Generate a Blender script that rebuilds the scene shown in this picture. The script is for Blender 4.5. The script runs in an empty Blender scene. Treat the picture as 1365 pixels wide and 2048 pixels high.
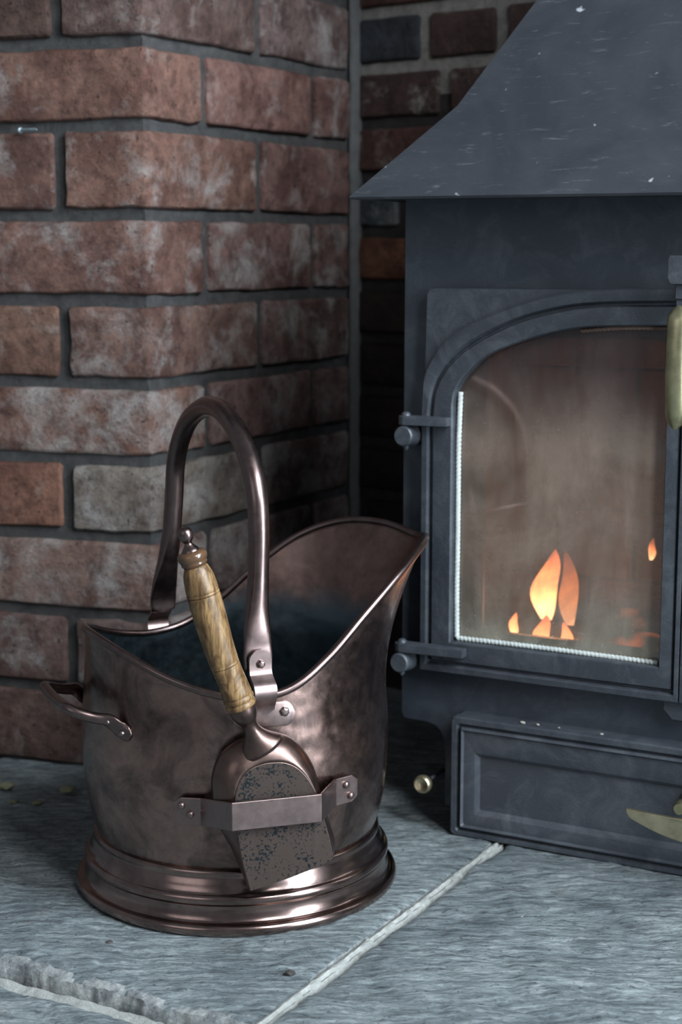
import bpy, bmesh, math, random
import numpy as np
from mathutils import Vector, Matrix, noise as mnoise

SC = bpy.context.scene
COL = SC.collection
PI = math.pi
rad = math.radians

# ------------------------------------------------------------------ camera
cam_d = bpy.data.cameras.new('camera')
cam = bpy.data.objects.new('camera', cam_d)
COL.objects.link(cam)
cam_d.sensor_fit = 'VERTICAL'
cam_d.sensor_height = 36.0
cam_d.lens = 3300.0 * 36.0 / 2048.0
cam.location = (0, 0, .593)
cam.rotation_euler = (PI / 2 - math.atan(534 / 3300.0), 0, 0)
cam_d.clip_start = .05
cam_d.dof.use_dof = True
cam_d.dof.focus_distance = 1.42
cam_d.dof.aperture_fstop = 6.3
SC.camera = cam

# ------------------------------------------------------------------ world, lights, exposure
world = bpy.data.worlds.new('room_light')
SC.world = world
world.use_nodes = True
bg = world.node_tree.nodes['Background']
bg.inputs[0].default_value = (.74, .83, .95, 1)
bg.inputs[1].default_value = .12


def area(name, loc, target, sx, sy, power, color):
    d = bpy.data.lights.new(name, 'AREA')
    d.shape = 'RECTANGLE'
    d.size, d.size_y, d.energy, d.color = sx, sy, power, color
    o = bpy.data.objects.new(name, d)
    COL.objects.link(o)
    o.location = loc
    o.rotation_euler = (Vector(target) - Vector(loc)).to_track_quat('-Z', 'Y').to_euler()
    return o


# the room's two windows: one ahead to the right of the viewer, one further round to the right; plus an unseen fill added at the left
area('window_and_fill_light', (1.60, .20, 1.20), (0, 1.5, .35), .60, 2.3, 78, (.78, .89, 1.0))
area('window_and_fill_light', (1.95, .75, 1.20), (0, 1.5, .35), .30, 2.3, 26, (.78, .89, 1.0))
area('window_and_fill_light', (1.05, -.40, 1.95), (0, 1.5, .1), .40, 1.2, 24, (.90, .95, 1.0))
area('window_and_fill_light', (-1.9, -1.2, 1.7), (-.2, 1.6, .4), 1.6, 1.4, 4, (.95, .94, .98))  # added soft fill for the pier's left face, no window on this side

vs = SC.view_settings
vs.view_transform = 'Standard'
vs.look = 'None'
vs.exposure = 0.8
vs.gamma = 1.0
vs.use_curve_mapping = False
SC.cycles.max_bounces = 8
SC.cycles.transparent_max_bounces = 12
SC.cycles.caustics_reflective = False
SC.cycles.caustics_refractive = False
SC.cycles.sample_clamp_indirect = 4.0


# ------------------------------------------------------------------ material helpers
class NT:
    def __init__(self, name):
        m = bpy.data.materials.new(name)
        m.use_nodes = True
        self.m, self.t = m, m.node_tree
        self.n = self.t.nodes
        self.b = self.n['Principled BSDF']
        self.out = self.n['Material Output']

    def node(self, typ, **kw):
        x = self.n.new(typ)
        for k, v in kw.items():
            setattr(x, k, v)
        return x

    def link(self, a, b):
        self.t.links.new(a, b)

    def coord(self, scale=(1, 1, 1), rot=(0, 0, 0), space='Object', offset_by_object=False):
        tc = self.node('ShaderNodeTexCoord')
        mp = self.node('ShaderNodeMapping')
        mp.inputs['Scale'].default_value = scale
        mp.inputs['Rotation'].default_value = rot
        if space == 'Position':
            g = self.node('ShaderNodeNewGeometry')
            self.link(g.outputs['Position'], mp.inputs['Vector'])
        else:
            self.link(tc.outputs[space], mp.inputs['Vector'])
        return mp.outputs['Vector']

    def noise(self, vec, scale, detail=6, rough=.6, dist=0.0):
        x = self.node('ShaderNodeTexNoise')
        x.inputs['Scale'].default_value = scale
        x.inputs['Detail'].default_value = detail
        x.inputs['Roughness'].default_value = rough
        x.inputs['Distortion'].default_value = dist
        self.link(vec, x.inputs['Vector'])
        return x.outputs['Fac']

    def ramp(self, fac, stops):
        x = self.node('ShaderNodeValToRGB')
        el = x.color_ramp.elements
        while len(el) > 1:
            el.remove(el[-1])
        el[0].position = stops[0][0]
        el[0].color = self.c4(stops[0][1])
        for p, c in stops[1:]:
            e = el.new(p)
            e.color = self.c4(c)
        self.link(fac, x.inputs['Fac'])
        return x.outputs['Color']

    @staticmethod
    def c4(c):
        if isinstance(c, (int, float)):
            return (c, c, c, 1)
        return (c[0], c[1], c[2], 1)

    def mix(self, fac, a, b, mode='MIX'):
        x = self.node('ShaderNodeMix', data_type='RGBA', blend_type=mode)
        for q, v in ((0, fac), (6, a), (7, b)):
            s = x.inputs[q]
            if hasattr(v, 'is_output'):
                self.link(v, s)
            elif q == 0:
                s.default_value = v
            else:
                s.default_value = self.c4(v)
        return x.outputs[2]

    def math(self, op, a, b=0.0, clamp=False):
        x = self.node('ShaderNodeMath', operation=op)
        x.use_clamp = clamp
        for s, v in ((x.inputs[0], a), (x.inputs[1], b)):
            if hasattr(v, 'is_output'):
                self.link(v, s)
            else:
                s.default_value = v
        return x.outputs[0]

    def bump(self, h, strength, dist, prev=None):
        x = self.node('ShaderNodeBump')
        x.inputs['Strength'].default_value = strength
        x.inputs['Distance'].default_value = dist
        self.link(h, x.inputs['Height'])
        if prev is not None:
            self.link(prev, x.inputs['Normal'])
        return x.outputs['Normal']

    def set(self, **kw):
        for k, v in kw.items():
            s = self.b.inputs[k.replace('_', ' ')]
            if hasattr(v, 'is_output'):
                self.link(v, s)
            elif isinstance(v, tuple):
                s.default_value = self.c4(v)
            else:
                s.default_value = v
        return self.m


def mat_brick(name):
    k = NT(name)
    oi = k.node('ShaderNodeObjectInfo')
    p = k.coord(space='Position')
    big = k.noise(p, 22, 5, .6)
    mid = k.noise(p, 70, 8, .7)
    fine = k.noise(p, 420, 4, .7)
    tone = k.ramp(mid, [(.30, (.50, .43, .42)), (.46, (.92, .90, .90)), (.70, (1.45, 1.36, 1.32))])
    base = k.mix(1.0, oi.outputs['Color'], tone, 'MULTIPLY')
    dark = k.ramp(big, [(.40, (.45, .36, .34)), (.56, (1, 1, 1))])
    base = k.mix(.8, base, dark, 'MULTIPLY')
    # old limewash, more of it on some bricks (object alpha)
    w1 = k.noise(p, 19, 11, .70, .3)
    wsum = k.math('ADD', w1, k.math('MULTIPLY', k.math('SUBTRACT', oi.outputs['Alpha'], .5), .36))
    wf = k.ramp(wsum, [(.50, 0), (.57, .30), (.66, .80), (.80, 1.0)])
    grain = k.ramp(fine, [(.38, .55), (.6, 1.0)])
    wf2 = k.math('MULTIPLY', wf, grain)
    base = k.mix(wf2, base, (.43, .40, .375))
    pits = k.ramp(k.noise(p, 150, 3, .5), [(.26, (.25, .2, .2)), (.36, (1, 1, 1))])
    base = k.mix(1.0, base, pits, 'MULTIPLY')
    n = k.bump(mid, 1.0, .007)
    n = k.bump(k.noise(p, 230, 6, .7), .7, .0016, n)
    k.set(Base_Color=base, Roughness=k.ramp(big, [(.3, .62), (.7, .85)]), Normal=n)
    k.b.inputs['Specular IOR Level'].default_value = .35
    return k.m


def mat_mortar(name, a, b, sc=60):
    k = NT(name)
    p = k.coord(space='Position')
    c = k.ramp(k.noise(p, sc, 8, .7), [(.3, a), (.7, b)])
    n = k.bump(k.noise(p, 140, 8, .75), .9, .004)
    return k.set(Base_Color=c, Roughness=.92, Normal=n)


def mat_slab(name, broken=False):
    k = NT(name)
    oi = k.node('ShaderNodeObjectInfo')
    p = k.coord(space='Position', rot=(0, 0, rad(-4)), scale=(1, 6.5, 1))
    p2 = k.coord(space='Position')
    streak = k.noise(p, 26, 13, .78, 0)
    blot = k.noise(p2, 9, 6, .6)
    fine = k.noise(k.coord(space='Position', scale=(1, 2.2, 1)), 190, 6, .75)
    if broken:
        base = k.ramp(k.noise(p2, 70, 8, .7), [(.34, (.12, .135, .14)), (.50, (.34, .36, .35)), (.66, (.60, .61, .58))])
    else:
        base = k.ramp(streak, [(.35, (.050, .062, .068)), (.44, (.140, .168, .174)), (.52, (.250, .292, .298)), (.62, (.42, .465, .465))])
        base = k.mix(.7, base, k.ramp(blot, [(.36, (.55, .58, .60)), (.62, (1.22, 1.2, 1.17))]), 'MULTIPLY')
        rust = k.ramp(k.noise(p2, 14, 8, .7), [(.60, 0), (.74, .4)])
        base = k.mix(rust, base, (.20, .165, .13))
        sp = k.ramp(k.noise(p2, 260, 2, .5), [(.30, (.35, .35, .35)), (.36, (1, 1, 1))])
        base = k.mix(.8, base, sp, 'MULTIPLY')
        base = k.mix(.75, base, k.ramp(fine, [(.32, (.6, .6, .62)), (.6, (1.15, 1.15, 1.15))]), 'MULTIPLY')
    fl_ = k.math('SNAP', k.noise(k.coord(space='Position', scale=(1, 2.6, 1)), 11, 9, .62, .2), .045)
    n = k.bump(streak, .35, .004)
    n = k.bump(fl_, 1.0, .035, n)
    n = k.bump(fine, .9, .003, n)
    return k.set(Base_Color=base, Roughness=k.ramp(streak, [(.3, .5), (.7, .68)]), Normal=n)


def mat_copper(name, col, lo=.22, hi=.42, dent=1.0, patina=.5, dark=(.03, .024, .024), coat=.35, lined=False):
    k = NT(name)
    p = k.coord()
    blot = k.noise(p, 16, 8, .65, .8)
    fine = k.noise(p, 90, 6, .7)
    base = k.mix(k.ramp(blot, [(.38, patina), (.58, 0)]), col, dark)
    base = k.mix(.6, base, k.ramp(fine, [(.3, (.72, .7, .7)), (.7, (1.2, 1.16, 1.14))]), 'MULTIPLY')
    if lined:      # blue-black lining paint up to a level line, bare copper above it
        sep = k.node('ShaderNodeSeparateXYZ')
        k.link(p, sep.inputs[0])
        zz = k.math('ADD', sep.outputs['Z'], k.math('MULTIPLY', k.math('SUBTRACT', blot, .5), .03))
        base = k.mix(k.ramp(zz, [(.232, 0), (.252, 1)]), (.085, .115, .13), base)
    r = k.mix(.5, k.ramp(blot, [(.3, hi), (.7, lo)]), k.ramp(fine, [(.3, lo), (.75, hi + .1)]))
    n = k.bump(k.noise(p, 24, 2, .4), .35 * dent, .006)
    n = k.bump(fine, .06, .001, n)
    k.b.inputs['Coat Weight'].default_value = coat
    k.b.inputs['Coat Roughness'].default_value = .16
    return k.set(Base_Color=base, Metallic=1.0, Roughness=r, Normal=n)


def mat_turned_copper(name):
    k = NT(name)
    p = k.coord(scale=(1, 1, 60))
    fine = k.noise(p, 30, 6, .7)
    p2 = k.coord()
    b = k.noise(p2, 30, 6, .6)
    base = k.mix(k.ramp(b, [(.35, .6), (.6, 0)]), (.30, .215, .19), (.07, .052, .05))
    base = k.mix(.5, base, k.ramp(fine, [(.3, (.7, .68, .68)), (.7, (1.2, 1.15, 1.12))]), 'MULTIPLY')
    k.b.inputs['Coat Weight'].default_value = .3
    k.b.inputs['Coat Roughness'].default_value = .12
    n = k.bump(fine, .05, .0006)
    return k.set(Base_Color=base, Metallic=1.0, Roughness=.2, Normal=n)


def mat_speckled(name):
    k = NT(name)
    p = k.coord()
    f = k.noise(k.coord(scale=(1, 1, 1), rot=(0, .7, 0)), 420, 4, .6)
    cl = k.noise(p, 45, 4, .6)
    s = k.math('ADD', k.math('MULTIPLY', f, .62), k.math('MULTIPLY', cl, .38))
    m = k.ramp(s, [(.545, 0), (.56, 1)])
    base = k.mix(m, (.046, .033, .027), (.005, .008, .010))
    r = k.ramp(s, [(.50, .46), (.53, .7)])
    n = k.bump(m, -.3, .0008)
    k.b.inputs['Specular IOR Level'].default_value = .2
    return k.set(Base_Color=base, Metallic=.2, Roughness=r, Normal=n)


def mat_wood(name):
    k = NT(name)
    p = k.coord(scale=(9, 9, 1), rot=(0, rad(-18), 0))
    p2 = k.coord()
    g = k.noise(p, 26, 10, .7, .8)
    fl = k.noise(k.coord(scale=(1, 1, .5)), 55, 4, .6, 1.5)
    base = k.ramp(g, [(.30, (.035, .017, .007)), (.44, (.14, .08, .032)), (.56, (.25, .15, .062)), (.74, (.40, .27, .13))])
    base = k.mix(.9, base, k.ramp(fl, [(.36, (.34, .26, .20)), (.56, (1.1, 1.1, 1.1))]), 'MULTIPLY')
    n = k.bump(g, .25, .001)
    return k.set(Base_Color=base, Roughness=.42, Normal=n)


def mat_simple(name, col, rough, metal=0.0, bump=0.0, bsc=200, var=.2, vs_=40, coat=0.0):
    k = NT(name)
    p = k.coord()
    c = k.mix(1.0, col, k.ramp(k.noise(p, vs_, 6, .65), [(.3, 1 - var), (.7, 1 + var)]), 'MULTIPLY')
    kw = dict(Base_Color=c, Roughness=rough, Metallic=metal)
    if bump:
        kw['Normal'] = k.bump(k.noise(p, bsc, 5, .7), bump, .001)
    if coat:
        kw['Coat_Weight'] = coat
    return k.set(**kw)


def mat_iron(name, col=(.058, .066, .078), grain=1.0, rough=.43, dust=.5):
    k = NT(name)
    p = k.coord()
    blot = k.noise(p, 10, 8, .65, .5)
    fine = k.noise(p, 480, 3, .6)
    d = k.ramp(k.noise(p, 26, 10, .75, 1.0), [(.46, 0), (.70, dust)])
    base = k.mix(.6, col, k.ramp(blot, [(.3, (.75, .75, .78)), (.7, (1.3, 1.28, 1.25))]), 'MULTIPLY')
    base = k.mix(d, base, (.16, .175, .19))
    n = k.bump(fine, .35 * grain, .0008)
    k.b.inputs['Specular IOR Level'].default_value = .5
    return k.set(Base_Color=base, Roughness=k.ramp(blot, [(.3, rough - .06), (.7, rough + .08)]), Metallic=.25, Normal=n)


def mat_hood(name):
    k = NT(name)
    p = k.coord()
    scr = k.noise(k.coord(scale=(1, 1, 7), rot=(0, rad(-22), 0)), 34, 9, .75, .6)
    sp = k.noise(p, 60, 2, .4)
    dust = k.ramp(k.noise(p, 9, 8, .7, .6), [(.40, 0), (.75, .5)])
    base = k.mix(dust, (.036, .040, .048), (.095, .10, .108))
    base = k.mix(k.ramp(scr, [(.58, 0), (.72, .6)]), base, (.22, .24, .27))
    base = k.mix(k.ramp(sp, [(.74, 0), (.78, .9)]), base, (.5, .52, .55))
    n = k.bump(k.noise(p, 500, 3, .6), .25, .0006)
    k.set(Base_Color=base, Roughness=k.ramp(scr, [(.3, .55), (.7, .40)]), Metallic=.25, Normal=n)
    return k.m


def mat_glass(name):
    k = NT(name)
    p = k.coord()
    haze = k.noise(p, 7, 6, .6, .8)
    fine = k.noise(p, 95, 9, .75)
    sep = k.node('ShaderNodeSeparateXYZ')
    k.link(k.coord(), sep.inputs[0])
    z = sep.outputs['Z']
    low = k.ramp(z, [(.19, 1), (.27, 0)])            # ash film thickest along the bottom of the pane
    top = k.ramp(z, [(.40, 0), (.48, 1)])            # cleaner, blacker glass under the arch
    vert = k.noise(k.coord(scale=(1, 1, .22)), 26, 5, .6, .5)
    spots = k.ramp(k.math('ADD', k.noise(p, 330, 4, .7), k.math('MULTIPLY', k.math('MULTIPLY', low, haze), .20)), [(.685, 0), (.75, .85)])
    film = k.ramp(k.math('ADD', k.math('MULTIPLY', haze, .6), k.math('MULTIPLY', vert, .4)), [(.40, .32), (.5, .60), (.59, .88)])
    film = k.math('SUBTRACT', film, k.math('MULTIPLY', top, .22))
    film = k.math('ADD', film, k.math('MULTIPLY', low, .10))
    film = k.math('MULTIPLY', film, k.ramp(fine, [(.25, .86), (.75, 1.08)]), True)
    film = k.math('MAXIMUM', film, spots)
    col = k.mix(spots, k.mix(low, k.mix(top, (.33, .245, .19), (.10, .07, .066)), (.36, .34, .27)), (.52, .48, .42))
    dif = k.node('ShaderNodeBsdfDiffuse')
    k.link(col, dif.inputs['Color'])
    tr = k.node('ShaderNodeBsdfTransparent')
    tr.inputs['Color'].default_value = (1.0, .93, .87, 1)
    m1 = k.node('ShaderNodeMixShader')
    k.link(film, m1.inputs[0])
    k.link(tr.outputs[0], m1.inputs[1])
    k.link(dif.outputs[0], m1.inputs[2])
    gl = k.node('ShaderNodeBsdfGlossy')
    gl.inputs['Roughness'].default_value = .06
    fr = k.node('ShaderNodeFresnel')
    fr.inputs['IOR'].default_value = 1.5
    m2 = k.node('ShaderNodeMixShader')
    k.link(k.math('MULTIPLY', fr.outputs[0], 1.6, True), m2.inputs[0])
    k.link(m1.outputs[0], m2.inputs[1])
    k.link(gl.outputs[0], m2.inputs[2])
    k.link(m2.outputs[0], k.out.inputs['Surface'])
    return k.m


def mat_flame(name, strength):
    k = NT(name)
    lw = k.node('ShaderNodeLayerWeight')
    lw.inputs['Blend'].default_value = .35
    sep = k.node('ShaderNodeSeparateXYZ')
    tc = k.node('ShaderNodeTexCoord')
    k.link(tc.outputs['Generated'], sep.inputs[0])
    col = k.ramp(sep.outputs['Z'], [(0, (1, .50, .26)), (.35, (1, .36, .14)), (1, (1, .22, .08))])
    em = k.node('ShaderNodeEmission')
    k.link(col, em.inputs['Color'])
    k.link(k.math('MULTIPLY', k.ramp(sep.outputs['Z'], [(0, 1.0), (.35, .75), (1, .3)]), strength), em.inputs['Strength'])
    tr = k.node('ShaderNodeBsdfTransparent')
    m = k.node('ShaderNodeMixShader')
    k.link(k.ramp(lw.outputs['Facing'], [(.05, 0.05), (.85, 1.0)]), m.inputs[0])
    k.link(em.outputs[0], m.inputs[1])
    k.link(tr.outputs[0], m.inputs[2])
    k.link(m.outputs[0], k.out.inputs['Surface'])
    return k.m


def mat_char(name):
    k = NT(name)
    p = k.coord()
    v = k.noise(p, 45, 6, .7)
    base = k.ramp(v, [(.3, (.010, .008, .008)), (.7, (.06, .045, .04))])
    n = k.bump(v, .9, .006)
    k.set(Base_Color=base, Roughness=.9, Normal=n)
    k.b.inputs['Emission Color'].default_value = (1, .22, .05, 1)
    k.set(Emission_Strength=k.ramp(k.noise(p, 22, 3, .5), [(.60, 0), (.74, .8)]))
    return k.m


M = dict(
    brick=mat_brick('fired_clay'),
    mortar=mat_mortar('grey_mortar', (.030, .030, .030), (.085, .082, .079)),
    shade_mortar=mat_mortar('shade_painted_mortar', (.012, .011, .011), (.04, .037, .035)),  # near-black: shade of the recess put into the mortar colour
    lime=mat_mortar('pale_lime_mortar', (.13, .125, .115), (.30, .29, .26)),
    pale=mat_mortar('cream_grout', (.30, .31, .29), (.55, .56, .52), 90),
    slab=mat_slab('riven_stone'),
    broken=mat_slab('broken_stone', True),
    copper=mat_copper('aged_copper', (.29, .190, .160), .19, .36, 1.9, .85, (.042, .029, .026), .5),
    copper_in=mat_copper('dark_lining', (.23, .15, .125), .28, .45, 1.4, .5, (.07, .05, .045), .3, True),
    copper_pipe=mat_copper('brown_copper_tube', (.175, .125, .115), .24, .36, .1, .3, (.09, .07, .07)),
    copper_strip=mat_copper('brushed_copper_strip', (.27, .20, .185), .3, .42, .1, .3, (.14, .10, .095)),
    turned=mat_turned_copper('turned_copper'),
    scoop=mat_copper('scoop_copper', (.16, .105, .088), .28, .42, .2, .5, (.05, .04, .036)),
    speckled=mat_speckled('worn_black_speckled_metal'),
    wood=mat_wood('turned_wood'),
    varnish=mat_simple('dark_varnished_wood', (.085, .045, .022), .25, 0, .1, 60, .35, 60, .5),
    iron=mat_iron('cast_iron'),
    steel=mat_iron('painted_steel_plate', (.048, .058, .072), .5, .42, .3),
    hood=mat_hood('scuffed_black_steel'),
    black=mat_simple('soot_black', (.012, .012, .013), .85, 0, .3, 120),
    glass=mat_glass('sooted_glass'),
    rope=mat_simple('glass_fibre_rope', (.62, .66, .62), .9, 0, .6, 500, .15, 120),
    rope_brown=mat_simple('scorched_rope', (.24, .15, .115), .9, 0, .6, 500, .2, 120),
    brass=mat_simple('tarnished_brass', (.40, .37, .22), .34, .9, .12, 120, .35, 45),
    brass_b=mat_simple('pale_brass', (.52, .46, .30), .3, .9, .1, 120, .25, 60),
    firebrick=mat_simple('firebrick', (.17, .125, .10), .9, 0, .5, 80, .4, 22),
    char=mat_char('charred_wood'),
    flame=mat_flame('flame', 6.5),
    flame2=mat_flame('flame_faint', 1.6),
    chip=mat_simple('pale_chip', (.42, .40, .34), .8, 0, .4, 300, .3, 200),
    chipd=mat_simple('dark_chip', (.05, .045, .04), .8, 0, .4, 300, .3, 200),
    leaf=mat_simple('dry_leaf', (.22, .22, .13), .8, 0, .4, 300, .3, 200),
    nail=mat_simple('galvanised_nail', (.36, .45, .48), .4, .6, .1, 200, .2, 80),
    plaster=mat_mortar('grey_plaster', (.10, .10, .10), (.16, .16, .155)),  # even grey for the corner fillet and the recess ceiling
)


# ------------------------------------------------------------------ object helpers
def mk(name, verts, faces, mat, parent=None, smooth=False, sharp=None, mats=None, fmat=None):
    me = bpy.data.meshes.new(name)
    me.from_pydata([tuple(map(float, v)) for v in verts], [], faces)
    me.update()
    for m in (mats or [mat]):
        me.materials.append(m)
    if fmat is not None:
        me.polygons.foreach_set('material_index', fmat)
    o = bpy.data.objects.new(name, me)
    COL.objects.link(o)
    if parent is not None:
        o.parent = parent
    if smooth:
        me.shade_smooth()
        if sharp:
            me.set_sharp_from_angle(angle=rad(sharp))
    return o


def from_bm(name, bm, mat, parent=None, smooth=False, sharp=None):
    bmesh.ops.recalc_face_normals(bm, faces=bm.faces)
    me = bpy.data.meshes.new(name)
    bm.to_mesh(me)
    bm.free()
    me.materials.append(mat)
    o = bpy.data.objects.new(name, me)
    COL.objects.link(o)
    if parent is not None:
        o.parent = parent
    if smooth:
        me.shade_smooth()
        if sharp:
            me.set_sharp_from_angle(angle=rad(sharp))
        wn = o.modifiers.new('normals', 'WEIGHTED_NORMAL')
        wn.keep_sharp = True
    return o


def root(name, loc, rz, label, cat, group=None):
    o = bpy.data.objects.new(name, None)
    COL.objects.link(o)
    o.empty_display_size = .05
    o.location = loc
    o.rotation_euler = (0, 0, rz)
    return tag(o, label, cat, group)


def tag(o, label, cat, group=None):
    o['label'] = label
    o['category'] = cat
    if group:
        o['group'] = group
    return o


def structure(o):
    o['kind'] = 'structure'
    return o


def box_bm(x0, x1, y0, y1, z0, z1, bev=0.0, seg=2, bm=None):
    b = bmesh.new()
    bmesh.ops.create_cube(b, size=1)
    for v in b.verts:
        v.co = Vector((x0 + (v.co.x + .5) * (x1 - x0), y0 + (v.co.y + .5) * (y1 - y0), z0 + (v.co.z + .5) * (z1 - z0)))
    if bev:
        bmesh.ops.bevel(b, geom=b.edges[:], offset=bev, segments=seg, profile=.5, affect='EDGES')
    if bm is not None:
        me = bpy.data.meshes.new('tmp')
        b.to_mesh(me)
        bm.from_mesh(me)
        bpy.data.meshes.remove(me)
        b.free()
        return bm
    return b


def prism_bm(pts, axis, a, b, bev=0.0, seg=2):
    """polygon pts (2-D) extruded along axis from a to b. axis 'y': pts are (x,z); 'z': pts are (x,y)."""
    bm = bmesh.new()
    f = lambda p, q: (p[0], q, p[1]) if axis == 'y' else ((p[0], p[1], q) if axis == 'z' else (q, p[0], p[1]))
    lo = [bm.verts.new(f(p, a)) for p in pts]
    hi = [bm.verts.new(f(p, b)) for p in pts]
    n = len(pts)
    bm.faces.new(lo)
    bm.faces.new(hi[::-1])
    for i in range(n):
        j = (i + 1) % n
        bm.faces.new((lo[i], hi[i], hi[j], lo[j]))
    bmesh.ops.recalc_face_normals(bm, faces=bm.faces)
    if bev:
        bmesh.ops.bevel(bm, geom=bm.edges[:], offset=bev, segments=seg, profile=.5, affect='EDGES', clamp_overlap=True)
    return bm


def loft(rings, closed=True, cap0=False, cap1=False):
    n = len(rings[0])
    V = [p for r in rings for p in r]
    Fc = []
    for i in range(len(rings) - 1):
        for j in range(n if closed else n - 1):
            k = (j + 1) % n
            Fc.append((i * n + j, i * n + k, (i + 1) * n + k, (i + 1) * n + j))
    if cap0:
        Fc.append(tuple(range(n))[::-1])
    if cap1:
        Fc.append(tuple((len(rings) - 1) * n + j for j in range(n)))
    return V, Fc


def frames(path):
    P = [Vector(p) for p in path]
    T = []
    for i in range(len(P)):
        a = P[max(i - 1, 0)]
        b = P[min(i + 1, len(P) - 1)]
        T.append((b - a).normalized())
    up = Vector((0, 0, 1)) if abs(T[0].z) < .9 else Vector((1, 0, 0))
    N = [(up - T[0] * up.dot(T[0])).normalized()]
    for i in range(1, len(P)):
        v = N[-1] - T[i] * N[-1].dot(T[i])
        N.append(v.normalized())
    return P, T, N


def tube(path, rads, seg=16, caps=True):
    """rads: float, or list of floats / (rn, rb) pairs"""
    P, T, N = frames(path)
    rings = []
    for i, p in enumerate(P):
        r = rads[i] if isinstance(rads, (list, tuple)) else rads
        rn, rb = r if isinstance(r, (list, tuple)) else (r, r)
        B = T[i].cross(N[i])
        rings.append([p + N[i] * rn * math.cos(a) + B * rb * math.sin(a) for a in [2 * PI * k / seg for k in range(seg)]])
    return loft(rings, True, caps, caps)


def ring_tube(path, r, seg=10):
    """closed tube"""
    P = [Vector(p) for p in path]
    n = len(P)
    rings = []
    for i in range(n):
        t = (P[(i + 1) % n] - P[i - 1]).normalized()
        u = Vector((0, 0, 1)) - t * t.z
        if u.length < .05:
            u = Vector((0, 1, 0)) - t * t.y
        u.normalize()
        b = t.cross(u)
        rings.append([P[i] + u * r * math.cos(a) + b * r * math.sin(a) for a in [2 * PI * k / seg for k in range(seg)]])
    rings.append(rings[0])
    V, Fc = loft(rings[:-1], True)
    m = len(rings) - 1
    for j in range(seg):
        k = (j + 1) % seg
        Fc.append(((m - 1) * seg + j, (m - 1) * seg + k, k, j))
    return V, Fc


def lathe(profile, seg=64, axis='z', center=(0, 0, 0), caps=False):
    rings = []
    cx, cy, cz = center
    for r, h in profile:
        ring = []
        for k in range(seg):
            a = 2 * PI * k / seg
            if axis == 'z':
                ring.append((cx + r * math.cos(a), cy + r * math.sin(a), cz + h))
            elif axis == 'y':
                ring.append((cx + r * math.cos(a), cy + h, cz + r * math.sin(a)))
            else:
                ring.append((cx + h, cy + r * math.cos(a), cz + r * math.sin(a)))
        rings.append(ring)
    return loft(rings, True, caps, caps)


def lathe_dir(profile, origin, direction, seg=24):
    """lathe about an arbitrary axis; profile (r, distance along)"""
    d = Vector(direction).normalized()
    u = d.orthogonal().normalized()
    w = d.cross(u)
    o = Vector(origin)
    rings = [[o + d * h + u * r * math.cos(a) + w * r * math.sin(a) for a in [2 * PI * k / seg for k in range(seg)]] for r, h in profile]
    return loft(rings, True, True, True)


def smooth_path(pts, n):
    """Catmull-Rom through pts, n samples per span (works on tuples of any length)"""
    P = [np.array(p, float) for p in pts]
    P = [2 * P[0] - P[1]] + P + [2 * P[-1] - P[-2]]
    out = []
    for i in range(1, len(P) - 2):
        for k in range(n):
            t = k / n
            a, b, c, d = P[i - 1], P[i], P[i + 1], P[i + 2]
            out.append(.5 * ((2 * b) + (c - a) * t + (2 * a - 5 * b + 4 * c - d) * t * t + (3 * b - 3 * c + d - a) * t ** 3))
    out.append(P[-2])
    return out


def rivet(name, origin, direction, r, mat, parent, h=.0025, hexa=False):
    prof = [(r * 1.0, -.001), (r * 1.0, h * .55), (r * .8, h * .85), (r * .45, h), (r * .02, h * 1.02)]
    V, Fc = lathe_dir(prof, origin, direction, 6 if hexa else 12)
    return mk(name, V, Fc, mat, parent, not hexa, 40)


# value noise on numpy arrays
_rs = np.random.RandomState(7)
_T = _rs.rand(256, 256)


def vnoise(x, y):
    xi, yi = np.floor(x).astype(int), np.floor(y).astype(int)
    fx, fy = x - xi, y - yi
    fx, fy = fx * fx * (3 - 2 * fx), fy * fy * (3 - 2 * fy)
    g = lambda a, b: _T[a % 256, b % 256]
    return (g(xi, yi) * (1 - fx) + g(xi + 1, yi) * fx) * (1 - fy) + (g(xi, yi + 1) * (1 - fx) + g(xi + 1, yi + 1) * fx) * fy


def fbm(x, y, o=5, g=.5):
    s, a, t = 0, 1, 0
    for i in range(o):
        s = s + a * vnoise(x * 2 ** i + 13.7 * i, y * 2 ** i + 7.1 * i)
        t += a
        a *= g
    return s / t


rng = random.Random(11)

# ================================================================== SETTING
# ---- brick pier on the left: corner at CR, one face to the left, one running back to the right
CR = Vector((-.2085, 1.80, 0))
DR = Vector((math.sin(rad(30)), math.cos(rad(30)), 0))
DL = Vector((-math.cos(rad(18)), math.sin(rad(18)), 0))
NR = Vector((DR.y, -DR.x, 0))          # outward normal of the right face
NL = Vector((-DL.y, DL.x, 0)) * 1.0    # outward normal of the left face
if NL.y > 0:
    NL = -NL
JZ = [0.0, .0914, .181, .270, .357, .442, .5325, .6255, .720, .807, .897, .985, 1.075]


def brick_mesh(foot, z0, z1, seed, cuts=3, amp=.0020, bev=.0035):
    bm = prism_bm([(p.x, p.y) for p in foot], 'z', z0, z1, bev, 1)
    lng = [e for e in bm.edges if e.calc_length() > .03]
    bmesh.ops.subdivide_edges(bm, edges=lng, cuts=cuts, use_grid_fill=True)
    c = Vector((seed * 1.37, seed * .71, 0))
    for v in bm.verts:
        q = v.co * 38 + c
        q2 = v.co * 110 + c
        v.co += Vector((mnoise.noise(q), mnoise.noise(q + Vector((9, 0, 0))), mnoise.noise(q + Vector((0, 9, 0))))) * amp
        v.co += Vector((mnoise.noise(q2), mnoise.noise(q2 + Vector((9, 0, 0))), mnoise.noise(q2 + Vector((0, 9, 0))))) * amp * .8
    return bm


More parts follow.
